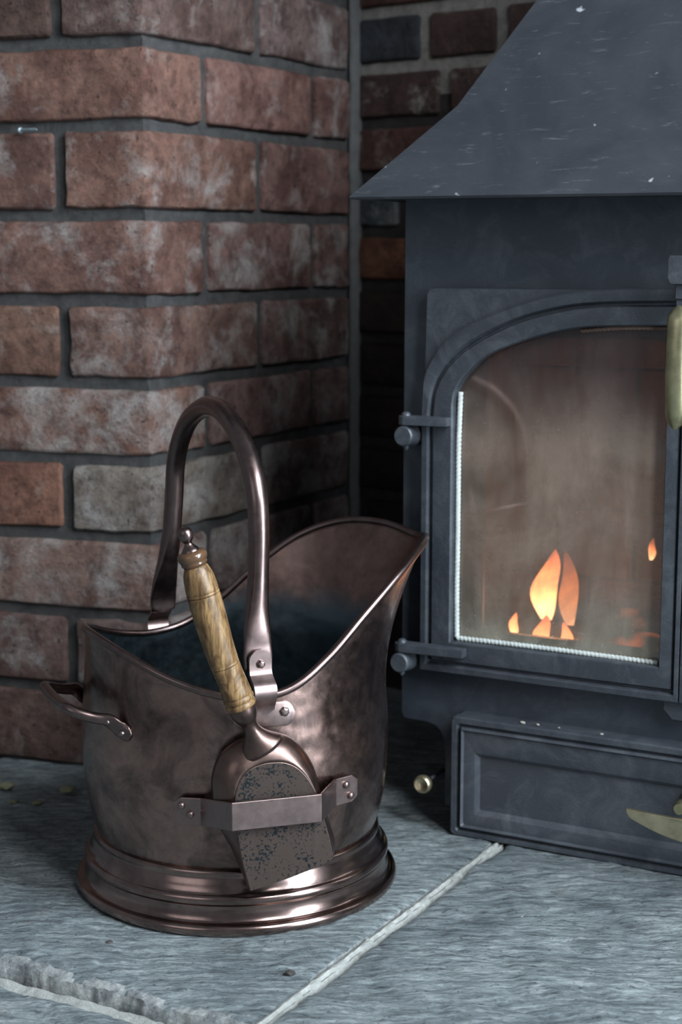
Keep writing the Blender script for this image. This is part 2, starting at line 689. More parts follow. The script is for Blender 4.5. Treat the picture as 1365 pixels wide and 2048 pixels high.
def add_brick(foot, z0, z1, parent, color, seed, **kw):
    cen = sum(foot, Vector()) / len(foot)
    base = Vector((cen.x, cen.y, z0))
    bm = brick_mesh(foot, z0, z1, seed, **kw)
    for v in bm.verts:
        v.co -= base
    o = from_bm('brick', bm, M['brick'], parent, True, 50)
    o.location = base
    o.color = color
    return o


def grid_quad(A, B, Cc, D, nu, nv, nrm, amp, sc, seed=0):
    """bilinear patch A-B (u) / D-C, displaced by noise along nrm"""
    V = []
    for j in range(nv + 1):
        for i in range(nu + 1):
            u, v = i / nu, j / nv
            p = A * (1 - u) * (1 - v) + B * u * (1 - v) + Cc * u * v + D * (1 - u) * v
            V.append(p + nrm * amp * mnoise.noise(p * sc + Vector((seed, 0, 0))))
    Fc = [(j * (nu + 1) + i, j * (nu + 1) + i + 1, (j + 1) * (nu + 1) + i + 1, (j + 1) * (nu + 1) + i) for j in range(nv) for i in range(nu)]
    return V, Fc


TOPZ = 1.075
REC = .0055
END = .4395
LFT = .78
# mortar core of the pier: a closed prism set back behind the brick faces
cc = CR - NR * REC - NL * REC * .9
core = [cc, cc + DR * (END), cc + DR * END - NR * .22, cc + DL * LFT - NL * .16, cc + DL * LFT]
V, Fc = [], []
up = Vector((0, 0, 1))
v1, f1 = grid_quad(cc, cc + DR * END, cc + DR * END + up * TOPZ, cc + up * TOPZ, 60, 140, NR, .0016, 60)
v2, f2 = grid_quad(cc + DL * LFT, cc, cc + up * TOPZ, cc + DL * LFT + up * TOPZ, 90, 140, NL, .0016, 60)
V += v1
Fc += f1
off = len(V)
V += v2
Fc += [tuple(i + off for i in f) for f in f2]
off = len(V)
q = [core[1], core[2], core[3], core[4]]
V += q + [p + up * TOPZ for p in q] + [cc + up * TOPZ]
Fc += [(off, off + 1, off + 5, off + 4), (off + 1, off + 2, off + 6, off + 5), (off + 2, off + 3, off + 7, off + 6), (off + 8, off + 4, off + 5, off + 6, off + 7)]
wall_left = structure(mk('wall_left', V, Fc, M['mortar'], None, True, 60))
wall_left['label'] = 'weathered red brick pier with a projecting corner beside the stove'


def bc(r, g, b, w):
    return (r, g, b, w)


# colours: left face browner, right face greyer and limewashed in places (w = limewash)
LCOL = {0: (.20, .115, .085, .35), 1: (.20, .13, .11, .55), 2: (.22, .14, .11, .62), 3: (.24, .12, .08, .35), 4: (.20, .10, .07, .68),
        5: (.21, .12, .085, .42), 6: (.17, .075, .05, .30), 7: (.20, .11, .085, .50), 8: (.17, .09, .06, .22), 9: (.13, .08, .06, .32)}
RCOL = {0: (.15, .11, .10, .4), 1: (.16, .12, .11, .5), 2: (.19, .14, .125, .6), 3: (.19, .13, .115, .62), 4: (.20, .13, .115, .60),
        5: (.19, .12, .105, .60), 6: (.17, .10, .085, .5), 7: (.21, .12, .10, .50), 8: (.20, .11, .09, .52), 9: (.16, .11, .10, .52)}
G = .0066   # half a joint
seed = 0
for k in range(11):
    z0, z1 = JZ[k] + (G if k else .002), JZ[k + 1] - G
    lc, rc = LCOL[min(k, 9)], RCOL[min(k, 9)]
    header_left = (k % 2 == 1)            # header on the left face, stretcher on the right face
    a, b = (.0985, .2195) if header_left else (.222, .107)
    seed += 1
    ms = lambda c, f=1.0, w=0: (c[0] * f, c[1] * f, c[2] * f, max(0, min(1, c[3] + w)))
    c0 = CR.copy()
    cornercol = {3: (.23, .20, .165, .68), 6: (.20, .11, .085, .52), 8: (.22, .12, .09, .45), 7: (.22, .12, .09, .5), 4: (.21, .12, .09, .68), 2: (.23, .15, .12, .6)}.get(k, ((lc[0] + rc[0]) / 2, (lc[1] + rc[1]) / 2, (lc[2] + rc[2]) / 2, (lc[3] + rc[3]) / 2))
    foot = [c0, c0 + DR * b, c0 + DR * b + DL * a, c0 + DL * a]
    add_brick(foot, z0, z1, wall_left, ms(cornercol, .92), seed, cuts=5)
    # rest of the right face
    t = b + 2 * G
    lens = [.224, .224] if not header_left else [.224]
    while t < END - .01:
        L = .222 if True else .11
        t1 = min(t + L, END)
        seed += 1
        f = rng.uniform(.72, 1.0)
        j = NR * rng.uniform(-.001, .0015)
        foot = [c0 + DR * t + j, c0 + DR * t1 + j, c0 + DR * t1 - NR * .09, c0 + DR * t - NR * .09]
        add_brick(foot, z0, z1, wall_left, ms(rc, f * 1.1, rng.uniform(-.2, .12)), seed, cuts=4)
        t = t1 + 2 * G
    t = a + 2 * G
    while t < LFT - .02:
        L = .222
        t1 = min(t + L, LFT)
        seed += 1
        j = NL * rng.uniform(-.001, .0015)
        foot = [c0 + DL * t1 + j, c0 + DL * t + j, c0 + DL * t - NL * .09, c0 + DL * t1 - NL * .09]
        add_brick(foot, z0, z1, wall_left, ms(lc, rng.uniform(.72, .95), rng.uniform(-.12, .1)), seed, cuts=4)
        t = t1 + 2 * G

# ---- back wall of the fireplace, dark bricks with pale joints, shade painted into the lower part
BP = Vector((.022, 2.20, 0))
DB = Vector((math.cos(rad(36)), -math.sin(rad(36)), 0))
NB = Vector((-DB.y * -1, -DB.x, 0))
NB = Vector((DB.y, -DB.x, 0))
if NB.y > 0:
    NB = -NB
b0 = BP - DB * .12
V, Fc = grid_quad(b0 - NB * .002, b0 + DB * 1.3 - NB * .002, b0 + DB * 1.3 - NB * .002 + up * 1.3, b0 - NB * .002 + up * 1.3, 60, 60, NB, .002, 40)
off = len(V)
q = [b0 - NB * .12, b0 + DB * 1.3 - NB * .12]
V += [q[0], q[1], q[1] + up * 1.3, q[0] + up * 1.3]
Fc += [(off, off + 3, off + 2, off + 1)]
fmi = [1 if max(V[i].z for i in f) < .80 else 0 for f in Fc]  # lower mortar takes the colour darkened to stand for shade
wall_back = structure(mk('wall_back', V, Fc, None, None, True, 60, [M['lime'], M['shade_mortar']], fmi))
wall_back['label'] = 'dark brick back wall of the fireplace with pale mortar, shade painted into its lower part'
BZ = [.886 - .071 * i for i in range(0, 13)] + []
row = 0
for i in range(-5, 12):
    zt = .886 - .069 * i
    zb = zt - .069
    if zb < 0:
        continue
    t = -.10 if i % 2 else -.19
    # vertical joints matched: row 0 (.817-.886) has one at .103; row 1 at .135
    joints = {0: [-.005, .1035, .215], 1: [-.09, .135, .26]}.get(i)
    if joints is None:
        st = rng.uniform(-.08, .02)
        joints = [st + .118 * n for n in range(0, 4)] if i % 3 == 0 else [st + .225 * n for n in range(0, 3)]
    js = [-.11] + [x for x in joints if x > -.08]
    while js[-1] < 1.1:
        js.append(js[-1] + (.225 if rng.random() < .7 else .113))
    for n in range(len(js) - 1):
        if js[n] > .95:
            break
        a, b = js[n] + .008, js[n + 1] - .008
        seed += 1
        col = rng.choice([(.075, .04, .033, .35), (.06, .035, .03, .3), (.09, .045, .035, .35)])
        if i == 0 and n == 1:
            col = (.035, .042, .052, .25)
        if i == 3 and n <= 1:
            col = (.06, .08, .095, .45)
        if i == 4 and n <= 1:
            col = (.17, .075, .04, .3)
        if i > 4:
            col = tuple(q_ * .4 for q_ in col[:3]) + (.1,)  # low rows coloured near black as the shade below the hood
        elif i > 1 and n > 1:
            col = tuple(q_ * .6 for q_ in col[:3]) + (.2,)  # bricks further behind the stove darkened as shade too
        foot = [BP + DB * b + NB * .004, BP + DB * a + NB * .004, BP + DB * a - NB * .05, BP + DB * b - NB * .05]
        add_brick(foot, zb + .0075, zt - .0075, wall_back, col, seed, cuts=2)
# grey mortar fillet where the pier meets the back wall
e0 = CR + DR * (END + .003)
V, Fc = [], []
rings = []
for n in range(60):
    z = n / 59 * 1.1
    ring = []
    for m in range(9):
        a = m / 8 * PI
        p = e0 + DR * (.020 - .020 * math.cos(a)) + (NR * .6 + Vector((.5, -.5, 0))).normalized() * (.007 * math.sin(a) - .002) + up * z
        p += Vector((1, 0, 0)) * .0015 * mnoise.noise(p * 30)
        ring.append(p)
    ring.append(e0 + DR * .045 - NR * .06 + up * z)
    rings.append(ring)
V, Fc = loft(rings, True, True, True)
tr = structure(mk('trim_1', V, Fc, M['plaster'], None, True, 50))
tr['label'] = 'grey mortar strip in the corner between pier and back wall'

# ---- hearth floor: stone slabs in line with the stove
J0 = Vector((-.0665, 1.196, 0))
FX = Vector((math.cos(rad(28.6)), -math.sin(rad(28.6)), 0))
FY = Vector((math.sin(rad(29.5)), math.cos(rad(29.5)), 0))


def fl(x, y, z=0):
    return J0 + FX * x + FY * y + up * z


def slab(name, x0, x1, y0, y1, top, thick, nx, ny, parent, seed, rag=(0, 0, 0, 0), amp=.0011, wearfront=0.0):
    """riven slab; rag = raggedness of the left, right, front, back edges"""
    xs = np.linspace(0, 1, nx + 1)
    ys = np.linspace(0, 1, ny + 1)
    X, Y = np.meshgrid(xs, ys)
    yr = (Y * (y1 - y0) + y0)
    xr = (X * (x1 - x0) + x0)
    eL = rag[0] * (fbm(yr * 40 + seed, yr * 0 + 3.1, 5) - .5) * 2
    eR = rag[1] * (fbm(yr * 40 + seed, yr * 0 + 9.1, 5) - .5) * 2
    eF = rag[2] * (fbm(xr * 28 + seed, xr * 0 + 5.7, 6, .6) - .5) * 2
    eB = rag[3] * (fbm(xr * 30 + seed, xr * 0 + 1.7, 5) - .5) * 2
    XX = x0 + eL + X * ((x1 + eR) - (x0 + eL))
    YY = y0 + eF + Y * ((y1 + eB) - (y0 + eF))
    h = fbm(XX * 9 + seed, YY * 22 + XX * 4, 6, .58)
    lev = 9.0
    q = np.floor(h * lev)
    fr = h * lev - q
    terr = (q + np.clip((fr - .86) / .14, 0, 1)) / lev
    h2 = fbm(XX * 5 + seed * 2 + 9, YY * 13 + 5, 8, .62)
    flake = np.clip((h2 - .52) / .004, 0, 1) + np.clip((h2 - .60) / .004, 0, 1) + np.clip((h2 - .44) / .004, 0, 1)
    Z = top + flake * amp * .9 + (terr - .5) * amp * 9 + (fbm(XX * 160, YY * 260, 3) - .5) * amp * .45
    edge = np.minimum(np.minimum((XX - XX.min()) * 0 + (X * (x1 - x0)), (1 - X) * (x1 - x0)), np.minimum(Y * (y1 - y0), (1 - Y) * (y1 - y0)))
    Z = Z - .0022 * np.exp(-edge / .004)
    if wearfront:
        ch = fbm(XX * 35 + 4, YY * 3, 4)
        Z = Z - np.clip(1 - (Y * (y1 - y0)) / (.010 + .03 * np.clip(ch - .45, 0, 1)), 0, 1) * wearfront * (.5 + ch)
    V = []
    for j in range(ny + 1):
        for i in range(nx + 1):
            p = fl(XX[j, i], YY[j, i])
            V.append((p.x, p.y, Z[j, i]))
    W = nx + 1
    Fc = [(j * W + i, j * W + i + 1, (j + 1) * W + i + 1, (j + 1) * W + i) for j in range(ny) for i in range(nx)]
    fm = [0] * len(Fc)
    if wearfront:
        nf = max(1, int(.010 / ((y1 - y0) / ny)))
        for j in range(nf):
            for i in range(nx):
                if fbm(np.array([i * .13 + seed]), np.array([2.2]), 4)[0] > .36 + .1 * j:
                    fm[j * nx + i] = 1
    # skirt
    rim = [i for i in range(W)] + [j * W + nx for j in range(1, ny + 1)] + [ny * W + i for i in range(nx - 1, -1, -1)] + [j * W for j in range(ny - 1, 0, -1)]
    levels = 4
    prev = rim
    out = Vector((0, 0, 0))
    for l in range(1, levels + 1):
        cur = []
        for idx, r in enumerate(rim):
            x, y, z = V[r]
            zz = z + (top - thick - z) * l / levels
            jit = .0022 * mnoise.noise(Vector((x * 130, y * 130, zz * 200)))
            push = 0
            i_, j_ = r % W, r // W
            if wearfront and j_ == 0:
                push = -(.003 + .005 * l / levels) * (.5 + .8 * mnoise.noise(Vector((x * 17, y * 17, l * .4))) + .5 * mnoise.noise(Vector((x * 95, y * 95, l))))
            d = FY * (push + jit) if j_ in (0, ny) else FX * jit
            cur.append(len(V))
            V.append((x + d.x, y + d.y, zz))
        n = len(rim)
        for a in range(n):
            b = (a + 1) % n
            Fc.append((prev[b], prev[a], cur[a], cur[b]))
            fm.append(1)
        prev = cur
    return mk(name, V, Fc, None, parent, True, 42, [M['slab'], M['broken']], fm)


V = [fl(-2.2, -2.6, -.045), fl(2.2, -2.6, -.045), fl(2.2, 1.6, -.045), fl(-2.2, 1.6, -.045)]
V += [v - up * .05 for v in V]
floor = structure(mk('floor', V, [(0, 1, 2, 3), (7, 6, 5, 4), (0, 4, 5, 1), (1, 5, 6, 2), (2, 6, 7, 3), (3, 7, 4, 0)], M['mortar']))
floor['label'] = 'grey riven stone hearth floor with a pale grout joint'
slab('paving_slab', -.62, -.001, 0, .86, 0, .045, 210, 250, floor, 3.3, (0, .0015, .006, 0), .0011, .004)
slab('paving_slab', .0152, .80, -.34, .86, 0.0025, .045, 240, 300, floor, 17.1, (.0022, 0, 0, 0), .0011)
slab('paving_slab', -.62, .004, -.42, -.014, -.0205, .03, 180, 120, floor, 29.3, (0, 0, 0, .004), .0013)
slab('paving_slab', -1.5, -.632, -.42, .86, -.001, .045, 60, 90, floor, 41.0)
slab('paving_slab', -1.5, .004, -2.4, -.43, -.021, .03, 60, 60, floor, 51.0)
slab('paving_slab', .0125, 1.6, -2.4, -.352, -.002, .045, 60, 60, floor, 61.0)
slab('paving_slab', .812, 1.6, -.34, .86, -.001, .045, 40, 60, floor, 71.0)
# grout in the joint, worn and cracked
rings = []
for n in range(320):
    y = -.03 + n / 319 * .62
    w = .0052 + .0014 * mnoise.noise(Vector((y * 60, 1, 0)))
    cx = .0052 + .0009 * mnoise.noise(Vector((y * 35, 5, 0)))
    ring = []
    for m, (dx, dz) in enumerate([(-1, -.03), (-1, -.0015), (-.55, .0006), (-.1, .0011), (.3, .0004), (.75, -.0008), (1, -.004), (1, -.03)]):
        p = fl(cx + dx * w, y, dz + .0009 * mnoise.noise(Vector((y * 130, m * 3.3, 0))))
        if m in (4,) and mnoise.noise(Vector((y * 45, 7, 0))) > -.05:
            p.z -= .0022
        ring.append(p)
    rings.append(ring)
V, Fc = loft(rings, True, True, True)
g = mk('grout', V, Fc, M['pale'], floor, True, 40)
# bed joint between the upper and lower slab
V, Fc = [], []
for a, b, c, d, z in [(-.62, .004, -.016, -.004, -.024)]:
    V, Fc = grid_quad(fl(a, c, z), fl(b, c, z), fl(b, d, z + .006), fl(a, d, z + .006), 120, 4, up, .0016, 90)
mk('mortar_bed', V, Fc, M['pale'], floor, True)

# ---- ceiling of the recess and its far side wall (outside the frame, they shade the recess)
o = from_bm('ceiling', box_bm(-.9, 1.5, 1.70, 2.9, 1.16, 1.3), M['plaster'])
structure(o)
sw = fl(.86, .18)
bm = prism_bm([tuple(fl(.98, .2).xy), tuple(fl(1.12, .2).xy), tuple(fl(1.12, 1.0).xy), tuple(fl(.98, 1.0).xy)], 'z', 0, 1.16)
structure(from_bm('wall_right', bm, M['mortar']))

# ================================================================== STOVE
ST = root('wood_burning_stove', (.110, 1.603, 0), rad(-28), 'charcoal cast iron wood stove with sloping hood and arched glass doors', 'stove')
SM = .229        # centre line of the stove along its front


def mir(pts):
    return [(2 * SM - x, z) for x, z in pts][::-1]


# body: side, back, bottom and top plates as one shell
bm = bmesh.new()
box_bm(-.066, -.054, .036, .30, .107, .655, .001, 1, bm)
box_bm(2 * SM + .054, 2 * SM + .066, .036, .30, .107, .655, .001, 1, bm)
box_bm(-.054, 2 * SM + .054, .288, .30, .107, .655, 0, 1, bm)
box_bm(-.054, 2 * SM + .054, .036, .288, .127, .139, 0, 1, bm)
box_bm(-.054, 2 * SM + .054, .036, .288, .635, .645, 0, 1, bm)
from_bm('body', bm, M['steel'], ST)
# front plate with its window hole and the curved foot at each side
stile = [(-.0685, .66), (-.0695, .113), (-.066, .1072), (-.040, .1065), (-.031, .1045), (-.024, .098), (-.020, .088), (-.019, .02), (.02, .02), (.02, .66)]
bm = prism_bm(stile, 'y', .030, .037, .0012, 2)
bm2 = prism_bm(mir(stile), 'y', .030, .037, .0012, 2)
me = bpy.data.meshes.new('t')
bm2.to_mesh(me)
bm.from_mesh(me)
box_bm(.0195, 2 * SM - .0195, .030, .037, .505, .66, 0, 1, bm)
box_bm(.0195, 2 * SM - .0195, .030, .037, .10, .21, 0, 1, bm)
from_bm('front_plate', bm, M['steel'], ST, True, 30)

# hood: pyramid canopy, its left side bent at mid height
HF = -.05
k = .7
hp = [(-.0896, .638), (-.0045, .7238), (.0464, .8269), (.0990, .9335)]
L = [(s, HF + k * (z - .638), z) for s, z in hp]
Rr = [(2 * SM - s, y, z) for s, y, z in L]
Lb = [(L[0][0] + .0, .315, L[0][2]), (L[1][0], .315, L[1][2]), (L[2][0], .315, L[2][2]), (L[3][0], .315, L[3][2])]
Rb = [(2 * SM - x, y, z) for x, y, z in Lb]
V = L + Rr + Lb + Rb
Fc = []
for i in range(3):
    Fc += [(i, 4 + i, 5 + i, i + 1), (4 + i, 12 + i, 13 + i, 5 + i), (8 + i, i, i + 1, 9 + i), (12 + i, 8 + i, 9 + i, 13 + i)]
Fc.append((3, 7, 15, 11))
hood = mk('hood', V, Fc, M['hood'], ST)
md = hood.modifiers.new('thick', 'SOLIDIFY')
md.thickness = .003
md.offset = -1
# underside return lip of the hood
lip = [(-.0875, .641), (2 * SM + .0875, .641)]
bm = box_bm(-.0865, 2 * SM + .0865, -.047, .31, .6365, .6385, 0)
from_bm('hood_underside', bm, M['hood'], ST)
# flue collar above the hood
V, Fc = lathe([(.075, 0), (.075, .18), (.07, .18), (.07, 0)], 40, 'z', (SM, .21, .925))
mk('flue_pipe', V, Fc, M['steel'], ST, True, 40)


# ---- doors: one lofted casting from outer edge to window opening
def arch_pts(ctrl, n):
    return smooth_path(ctrl, n)


def door_contours():
    """three outlines with matching vertex counts: outer band edge, groove line, window opening (x, z)"""
    def outline(xl, xr, zb, zb_r, arch, nl=8, nb=12):
        pts = []
        a = arch_pts(arch, 6)
        # up the left side
        zl = a[0][1]
        for i in range(nl):
            pts.append((xl + (a[0][0] - xl) * 0, zb + (zl - zb) * i / nl))
        pts += [(float(p[0]), float(p[1])) for p in a]
        zr = a[-1][1]
        for i in range(1, nl + 1):
            pts.append((xr, zr + (zb_r - zr) * i / nl))
        for i in range(1, nb):
            pts.append((xr + (xl - xr) * i / nb, zb_r + (zb - zb_r) * i / nb))
        return pts
    A = outline(-.0405, .2285, .1665, .1665, [(-.0405, .440), (-.0365, .470), (-.0179, .4978), (.0054, .5145), (.0517, .5337), (.0967, .5462), (.150, .5525), (.2285, .5535)])
    B = outline(-.0315, .2228, .1755, .1755, [(-.0315, .425), (-.0283, .450), (-.0165, .4725), (.0057, .4935), (.0519, .5185), (.097, .5318), (.1405, .5378), (.2228, .5405)])
    Cc = outline(-.0070, .2085, .1990, .1990, [(-.0070, .440), (-.0040, .453), (.0060, .4682), (.0295, .4880), (.0728, .5046), (.1085, .5136), (.1411, .5175), (.2085, .5200)])
    return A, B, Cc


def lerp(P, Q, t):
    return [(p[0] + (q[0] - p[0]) * t, p[1] + (q[1] - p[1]) * t) for p, q in zip(P, Q)]


def build_door(mirror, handle_side):
    fx = (lambda x: 2 * SM - x) if mirror else (lambda x: x)
    A, B, Cc = door_contours()
    D = build_root = bpy.data.objects.new('door', None)
    # plate behind the raised band
    plate = [(-.0415, .1665), (-.0415, .2), (-.0385, .46), (-.037, .545), (-.0345, .5495), (-.030, .5510), (.205, .5520), (.2114, .5520), (.2114, .537), (.2285, .535), (.2285, .1665)]
    rings = []
    prof = [(A, None, 0.0, .024), (A, None, 0.0, .0125), (A, B, .10, .0115), (A, B, .70, .0112), (A, B, .78, .0116),
            (A, B, .98, .0172), (B, Cc, .05, .0172), (B, Cc, .15, .0130), (B, Cc, .25, .0128), (B, Cc, .93, .0128), (Cc, None, 0, .0145), (Cc, None, 0, .026)]
    for P, Q, t, y in prof:
        R_ = lerp(P, Q, t) if Q else P
        rings.append([(fx(x), y, z) for x, z in R_])
    V, Fc = loft(rings, True)
    # corner plate: polygon ring between plate outline and band outline is covered by a full sheet behind
    me_f = len(V)
    o = mk('door', V, [f[::-1] for f in Fc] if not mirror else Fc, M['iron'], ST, True, 28)
    pl = [(fx(x), z) for x, z in plate]
    # spandrel sheet: outer outline minus the band, triangulated by fanning from the plate corner
    arch = [p for p in A if p[1] >= .4395 and p[0] < .2115]
    arch = [p for p in arch if not (p[0] > .2 and p[1] < .5)]
    corner = [(-.0405, .440), (-.0385, .46), (-.037, .545), (-.0345, .5495), (-.030, .5510), (.205, .5520)]
    top = [p for p in arch if p[1] > .0]
    poly = [(-.0412, .43)] + corner[1:] + [(.205, .5380)] + [(p[0] + .004, p[1] - .005) for p in top[::-1] if p[0] < .2]
    bm = bmesh.new()
    # depth layers
    f_ = [bm.verts.new((fx(x), .0165, z)) for x, z in poly]
    b_ = [bm.verts.new((fx(x), .0285, z)) for x, z in poly]
    bm.faces.new(f_)
    bm.faces.new(b_[::-1])
    for i in range(len(poly)):
        j = (i + 1) % len(poly)
        bm.faces.new((f_[i], b_[i], b_[j], f_[j]))
    bmesh.ops.triangulate(bm, faces=[f for f in bm.faces if len(f.verts) > 4])
    from_bm('corner_plate', bm, M['iron'], o, False)
    # glass
    gp = lerp(Cc, B, .25)
    n = len(gp)
    V = [(fx(x), .0262, z) for x, z in gp] + [(fx(x), .0292, z) for x, z in gp]
    Fc = [tuple(range(n)), tuple(range(n, 2 * n))[::-1]] + [(i, n + i, n + (i + 1) % n, (i + 1) % n) for i in range(n)]
    bm = bmesh.new()
    vv = [bm.verts.new(v) for v in V]
    for f in Fc:
        bm.faces.new([vv[i] for i in f])
    from_bm('glass_pane', bm, M['glass'], o)
    # rope seal: white up the left and along the bottom, scorched across the top
    def rope(pts, r, mat, twist):
        P = smooth_path(pts, 40)
        V, Fc = [], []
        rings = []
        s = 0
        for i, p in enumerate(P):
            if i:
                s += math.dist(tuple(p), tuple(P[i - 1]))
            ring = []
            d = np.array(P[min(i + 1, len(P) - 1)]) - np.array(P[max(i - 1, 0)])
            d = d / (np.linalg.norm(d) + 1e-9)
            nrm = np.array([-d[1], d[0]])
            for q in range(8):
                a = q / 8 * 2 * PI
                rr = r * (1 + .16 * math.sin(a * 1 + s * twist))
                ring.append((fx(p[0] + nrm[0] * rr * math.cos(a)), .0225 + rr * math.sin(a), p[1] + nrm[1] * rr * math.cos(a)))
            rings.append(ring)
        V, Fc = loft(rings, True, True, True)
        return mk('rope_seal', V, Fc, mat, o, True)
    rope([(-.0042, .202), (-.0048, .25), (-.0045, .30), (-.0045, .36), (-.0045, .40), (-.003, .45)], .0028, M['rope'], 1500)
    rope([(-.0042, .2012), (.04, .2015), (.09, .2015), (.14, .2010), (.19, .2005), (.205, .2005)], .0026, M['rope'], 1500)
    rp = rope([(.12, .5130), (.16, .5165), (.205, .5175)], .0020, M['rope_brown'], 1500)
    rp['label'] = 'scorched brown rope seal'
    return o


build_door(False, 1)
build_door(True, -1)


def hinge(x, zc, xe, mirror=False, top=False):
    fx = (lambda v: 2 * SM - v) if mirror else (lambda v: v)
    # arm: flat bar with rounded outer end
    n = 8
    yc, w = .0125, .0095
    pts = [(xe, .0105 - .006), (xe, .0125)]
    if not top:
        foot = [(xe, .001), (x + .004, -.0035)] + [(x + .004 - .0075 * math.sin(PI * i / n), .004 - .0075 * math.cos(PI * i / n)) for i in range(n + 1)] + [(x + .004, .0115), (xe, .0125)]
    else:
        foot = [(xe, .001), (x + .004, -.0035)] + [(x + .004 - .0075 * math.sin(PI * i / n), .004 - .0075 * math.cos(PI * i / n)) for i in range(n + 1)] + [(x + .004, .0115), (xe, .0125)]
    foot = [(fx(a), b) for a, b in foot]
    o = from_bm('hinge', prism_bm(foot, 'z', zc - .0045, zc + .0045, .001, 2), M['iron'], ST, True, 35)
    # pin through the knuckle
    V, Fc = lathe([(.0001, .0085), (.0028, .008), (.0046, .0062), (.005, .0042), (.003, .004), (.003, -.026), (.0026, -.0285), (.0012, -.0305), (.0001, -.031)], 16, 'z', (fx(x + .004), .004, zc))
    mk('hinge_pin', V, Fc, M['iron'], o, True, 50)
    # barrel bolted to the stove front
    V, Fc = lathe([(.0001, -.009), (.0088, -.009), (.0102, -.0075), (.0102, .0), (.0115, .006), (.0125, .030)], 20, 'y', (fx(x + .0045), .004, zc - .0155))
    mk('hinge_barrel', V, Fc, M['iron'], o, True, 40)


hinge(-.0575, .4215, -.0085, False, True)
hinge(-.0605, .1905, .0115)
hinge(-.0575, .4215, -.0085, True, True)
hinge(-.0605, .1905, .0115, True)

# latch above the doors and the little stop plate below
V = [(SM - .0115, .5640), (SM - .0115, .5800), (SM - .0100, .5840), (SM + .0100, .5840), (SM + .0115, .5800), (SM + .0115, .5640), (SM + .0085, .5585), (SM - .0085, .5585)]
from_bm('latch_plate', prism_bm(V, 'y', -.028, -.022, .0012, 2), M['iron'], ST, True, 35)
from_bm('latch_bar', box_bm(SM - .0055, SM + .0055, -.023, .032, .545, .5605, .001, 1), M['iron'], ST, True, 35)
from_bm('latch_bar', box_bm(SM - .0050, SM + .0050, -.021, -.015, .50, .560, .001, 1), M['iron'], ST, True, 35)
V = [(SM - .0165, .157), (SM - .0075, .1475), (SM + .0075, .1475), (SM + .0165, .157), (SM + .0165, .168), (SM - .0165, .168)]
from_bm('stop_plate', prism_bm(V, 'y', .018, .031, .001, 1), M['iron'], ST)

# brass door handle: lozenge-shaped paddle
rings = []
for t in np.linspace(0, 1, 26):
    z = .5400 - t * .110
    wdt = .0102 * (1 - .12 * t) * min(1, math.sin(min(1, (t + .015) * 9) * PI / 2)) * (1 if t < .86 else math.sqrt(max(.02, 1 - ((t - .86) / .145) ** 2)))
    dep = .0075 * min(1, (t + .02) * 9) * (1 if t < .9 else .35 + .65 * (1 - t) / .1)
    rings.append([(SM + wdt * math.cos(a), -.026 + .006 * math.sin(t * PI) * -1 + dep * (math.sin(a) if math.sin(a) > 0 else math.sin(a) * .8), z) for a in [2 * PI * q / 18 for q in range(18)]])
V, Fc = loft(rings, True, True, True)
dh = mk('door_handle', V, Fc, M['brass'], ST, True, 50)
dh['label'] = 'tarnished brass door handle'
from_bm('handle_stem', box_bm(SM - .004, SM + .004, -.022, .013, .49, .50, .001, 1), M['iron'], dh)

# ---- ash drawer box
from_bm('base', box_bm(.002, 2 * SM - .002, .006, .285, .0005, .1245, .0015, 1), M['iron'], ST, True, 35)


def rect(i0, i1=None):
    a = i0
    return [(a, i1[0]), (a, i1[1]), (2 * SM - a, i1[1]), (2 * SM - a, i1[0])]


def rrect(ins, z0, z1, r, n=4):
    x0, x1 = ins, 2 * SM - ins
    P = []
    for cx, cz, a0 in ((x0 + r, z0 + r, PI), (x0 + r, z1 - r, PI / 2), (x1 - r, z1 - r, 0), (x1 - r, z0 + r, -PI / 2)):
        for q in range(n + 1):
            a = a0 + (PI / 2) * (1 - q / n) - 0
            P.append((cx + r * math.cos(a), cz + r * math.sin(a)))
    return P


rings = []
for ins, z0, z1, r, y in [(0, .0015, .1262, .005, .012), (0, .0015, .1262, .005, .0025), (.0015, .003, .1247, .004, .0005), (.0065, .0065, .1198, .003, .0005), (.0090, .0090, .1172, .002, .0045), (.0098, .0098, .1165, .002, .0045),
                           (.0105, .0105, .1158, .002, .0005), (.0125, .0125, .1138, .002, -.0012), (.0145, .0145, .1118, .002, .0014), (.0260, .0257, .0912, .001, .0014), (.0268, .0266, .0904, .001, .0018),
                           (.0345, .0355, .0822, .001, .0100)]:
    rings.append([(x, y, z) for x, z in rrect(ins, z0, z1, r)])
V, Fc = loft(rings, True, False, True)
dr = mk('ash_drawer', V, Fc, M['iron'], ST, True, 25)
# brass pull: blade with a straight top edge and curved lower edge
HC, HL = SM + .024, .0590
top = [(HC + s, .0702) for s in np.linspace(-HL, HL, 13)]
bot = [(HC + s, .0480 + .0150 * (abs(s) / HL) ** 1.5 + .004 * max(0, (abs(s) / HL - .93) / .07) ** 2) for s in np.linspace(HL, -HL, 41)]
outl = [(float(a), float(b)) for a, b in top + bot]
bm = prism_bm(outl, 'y', -.034, -.029, .0012, 2)
for v in bm.verts:
    s = (v.co.x - HC) / HL
    v.co.y += .005 * s * s
hd = from_bm('drawer_handle', bm, M['brass_b'], dr, True, 40)
hd['label'] = 'brass half-moon drawer pull'
V, Fc = lathe([(.0085, .008), (.0085, .004), (.0060, .001), (.0045, -.008), (.0055, -.014), (.0068, -.018), (.0068, -.024), (.0050, -.029)], 20, 'y', (SM + .016, 0, .0775), True)
mk('handle_boss', V, Fc, M['brass'], dr, True, 40)

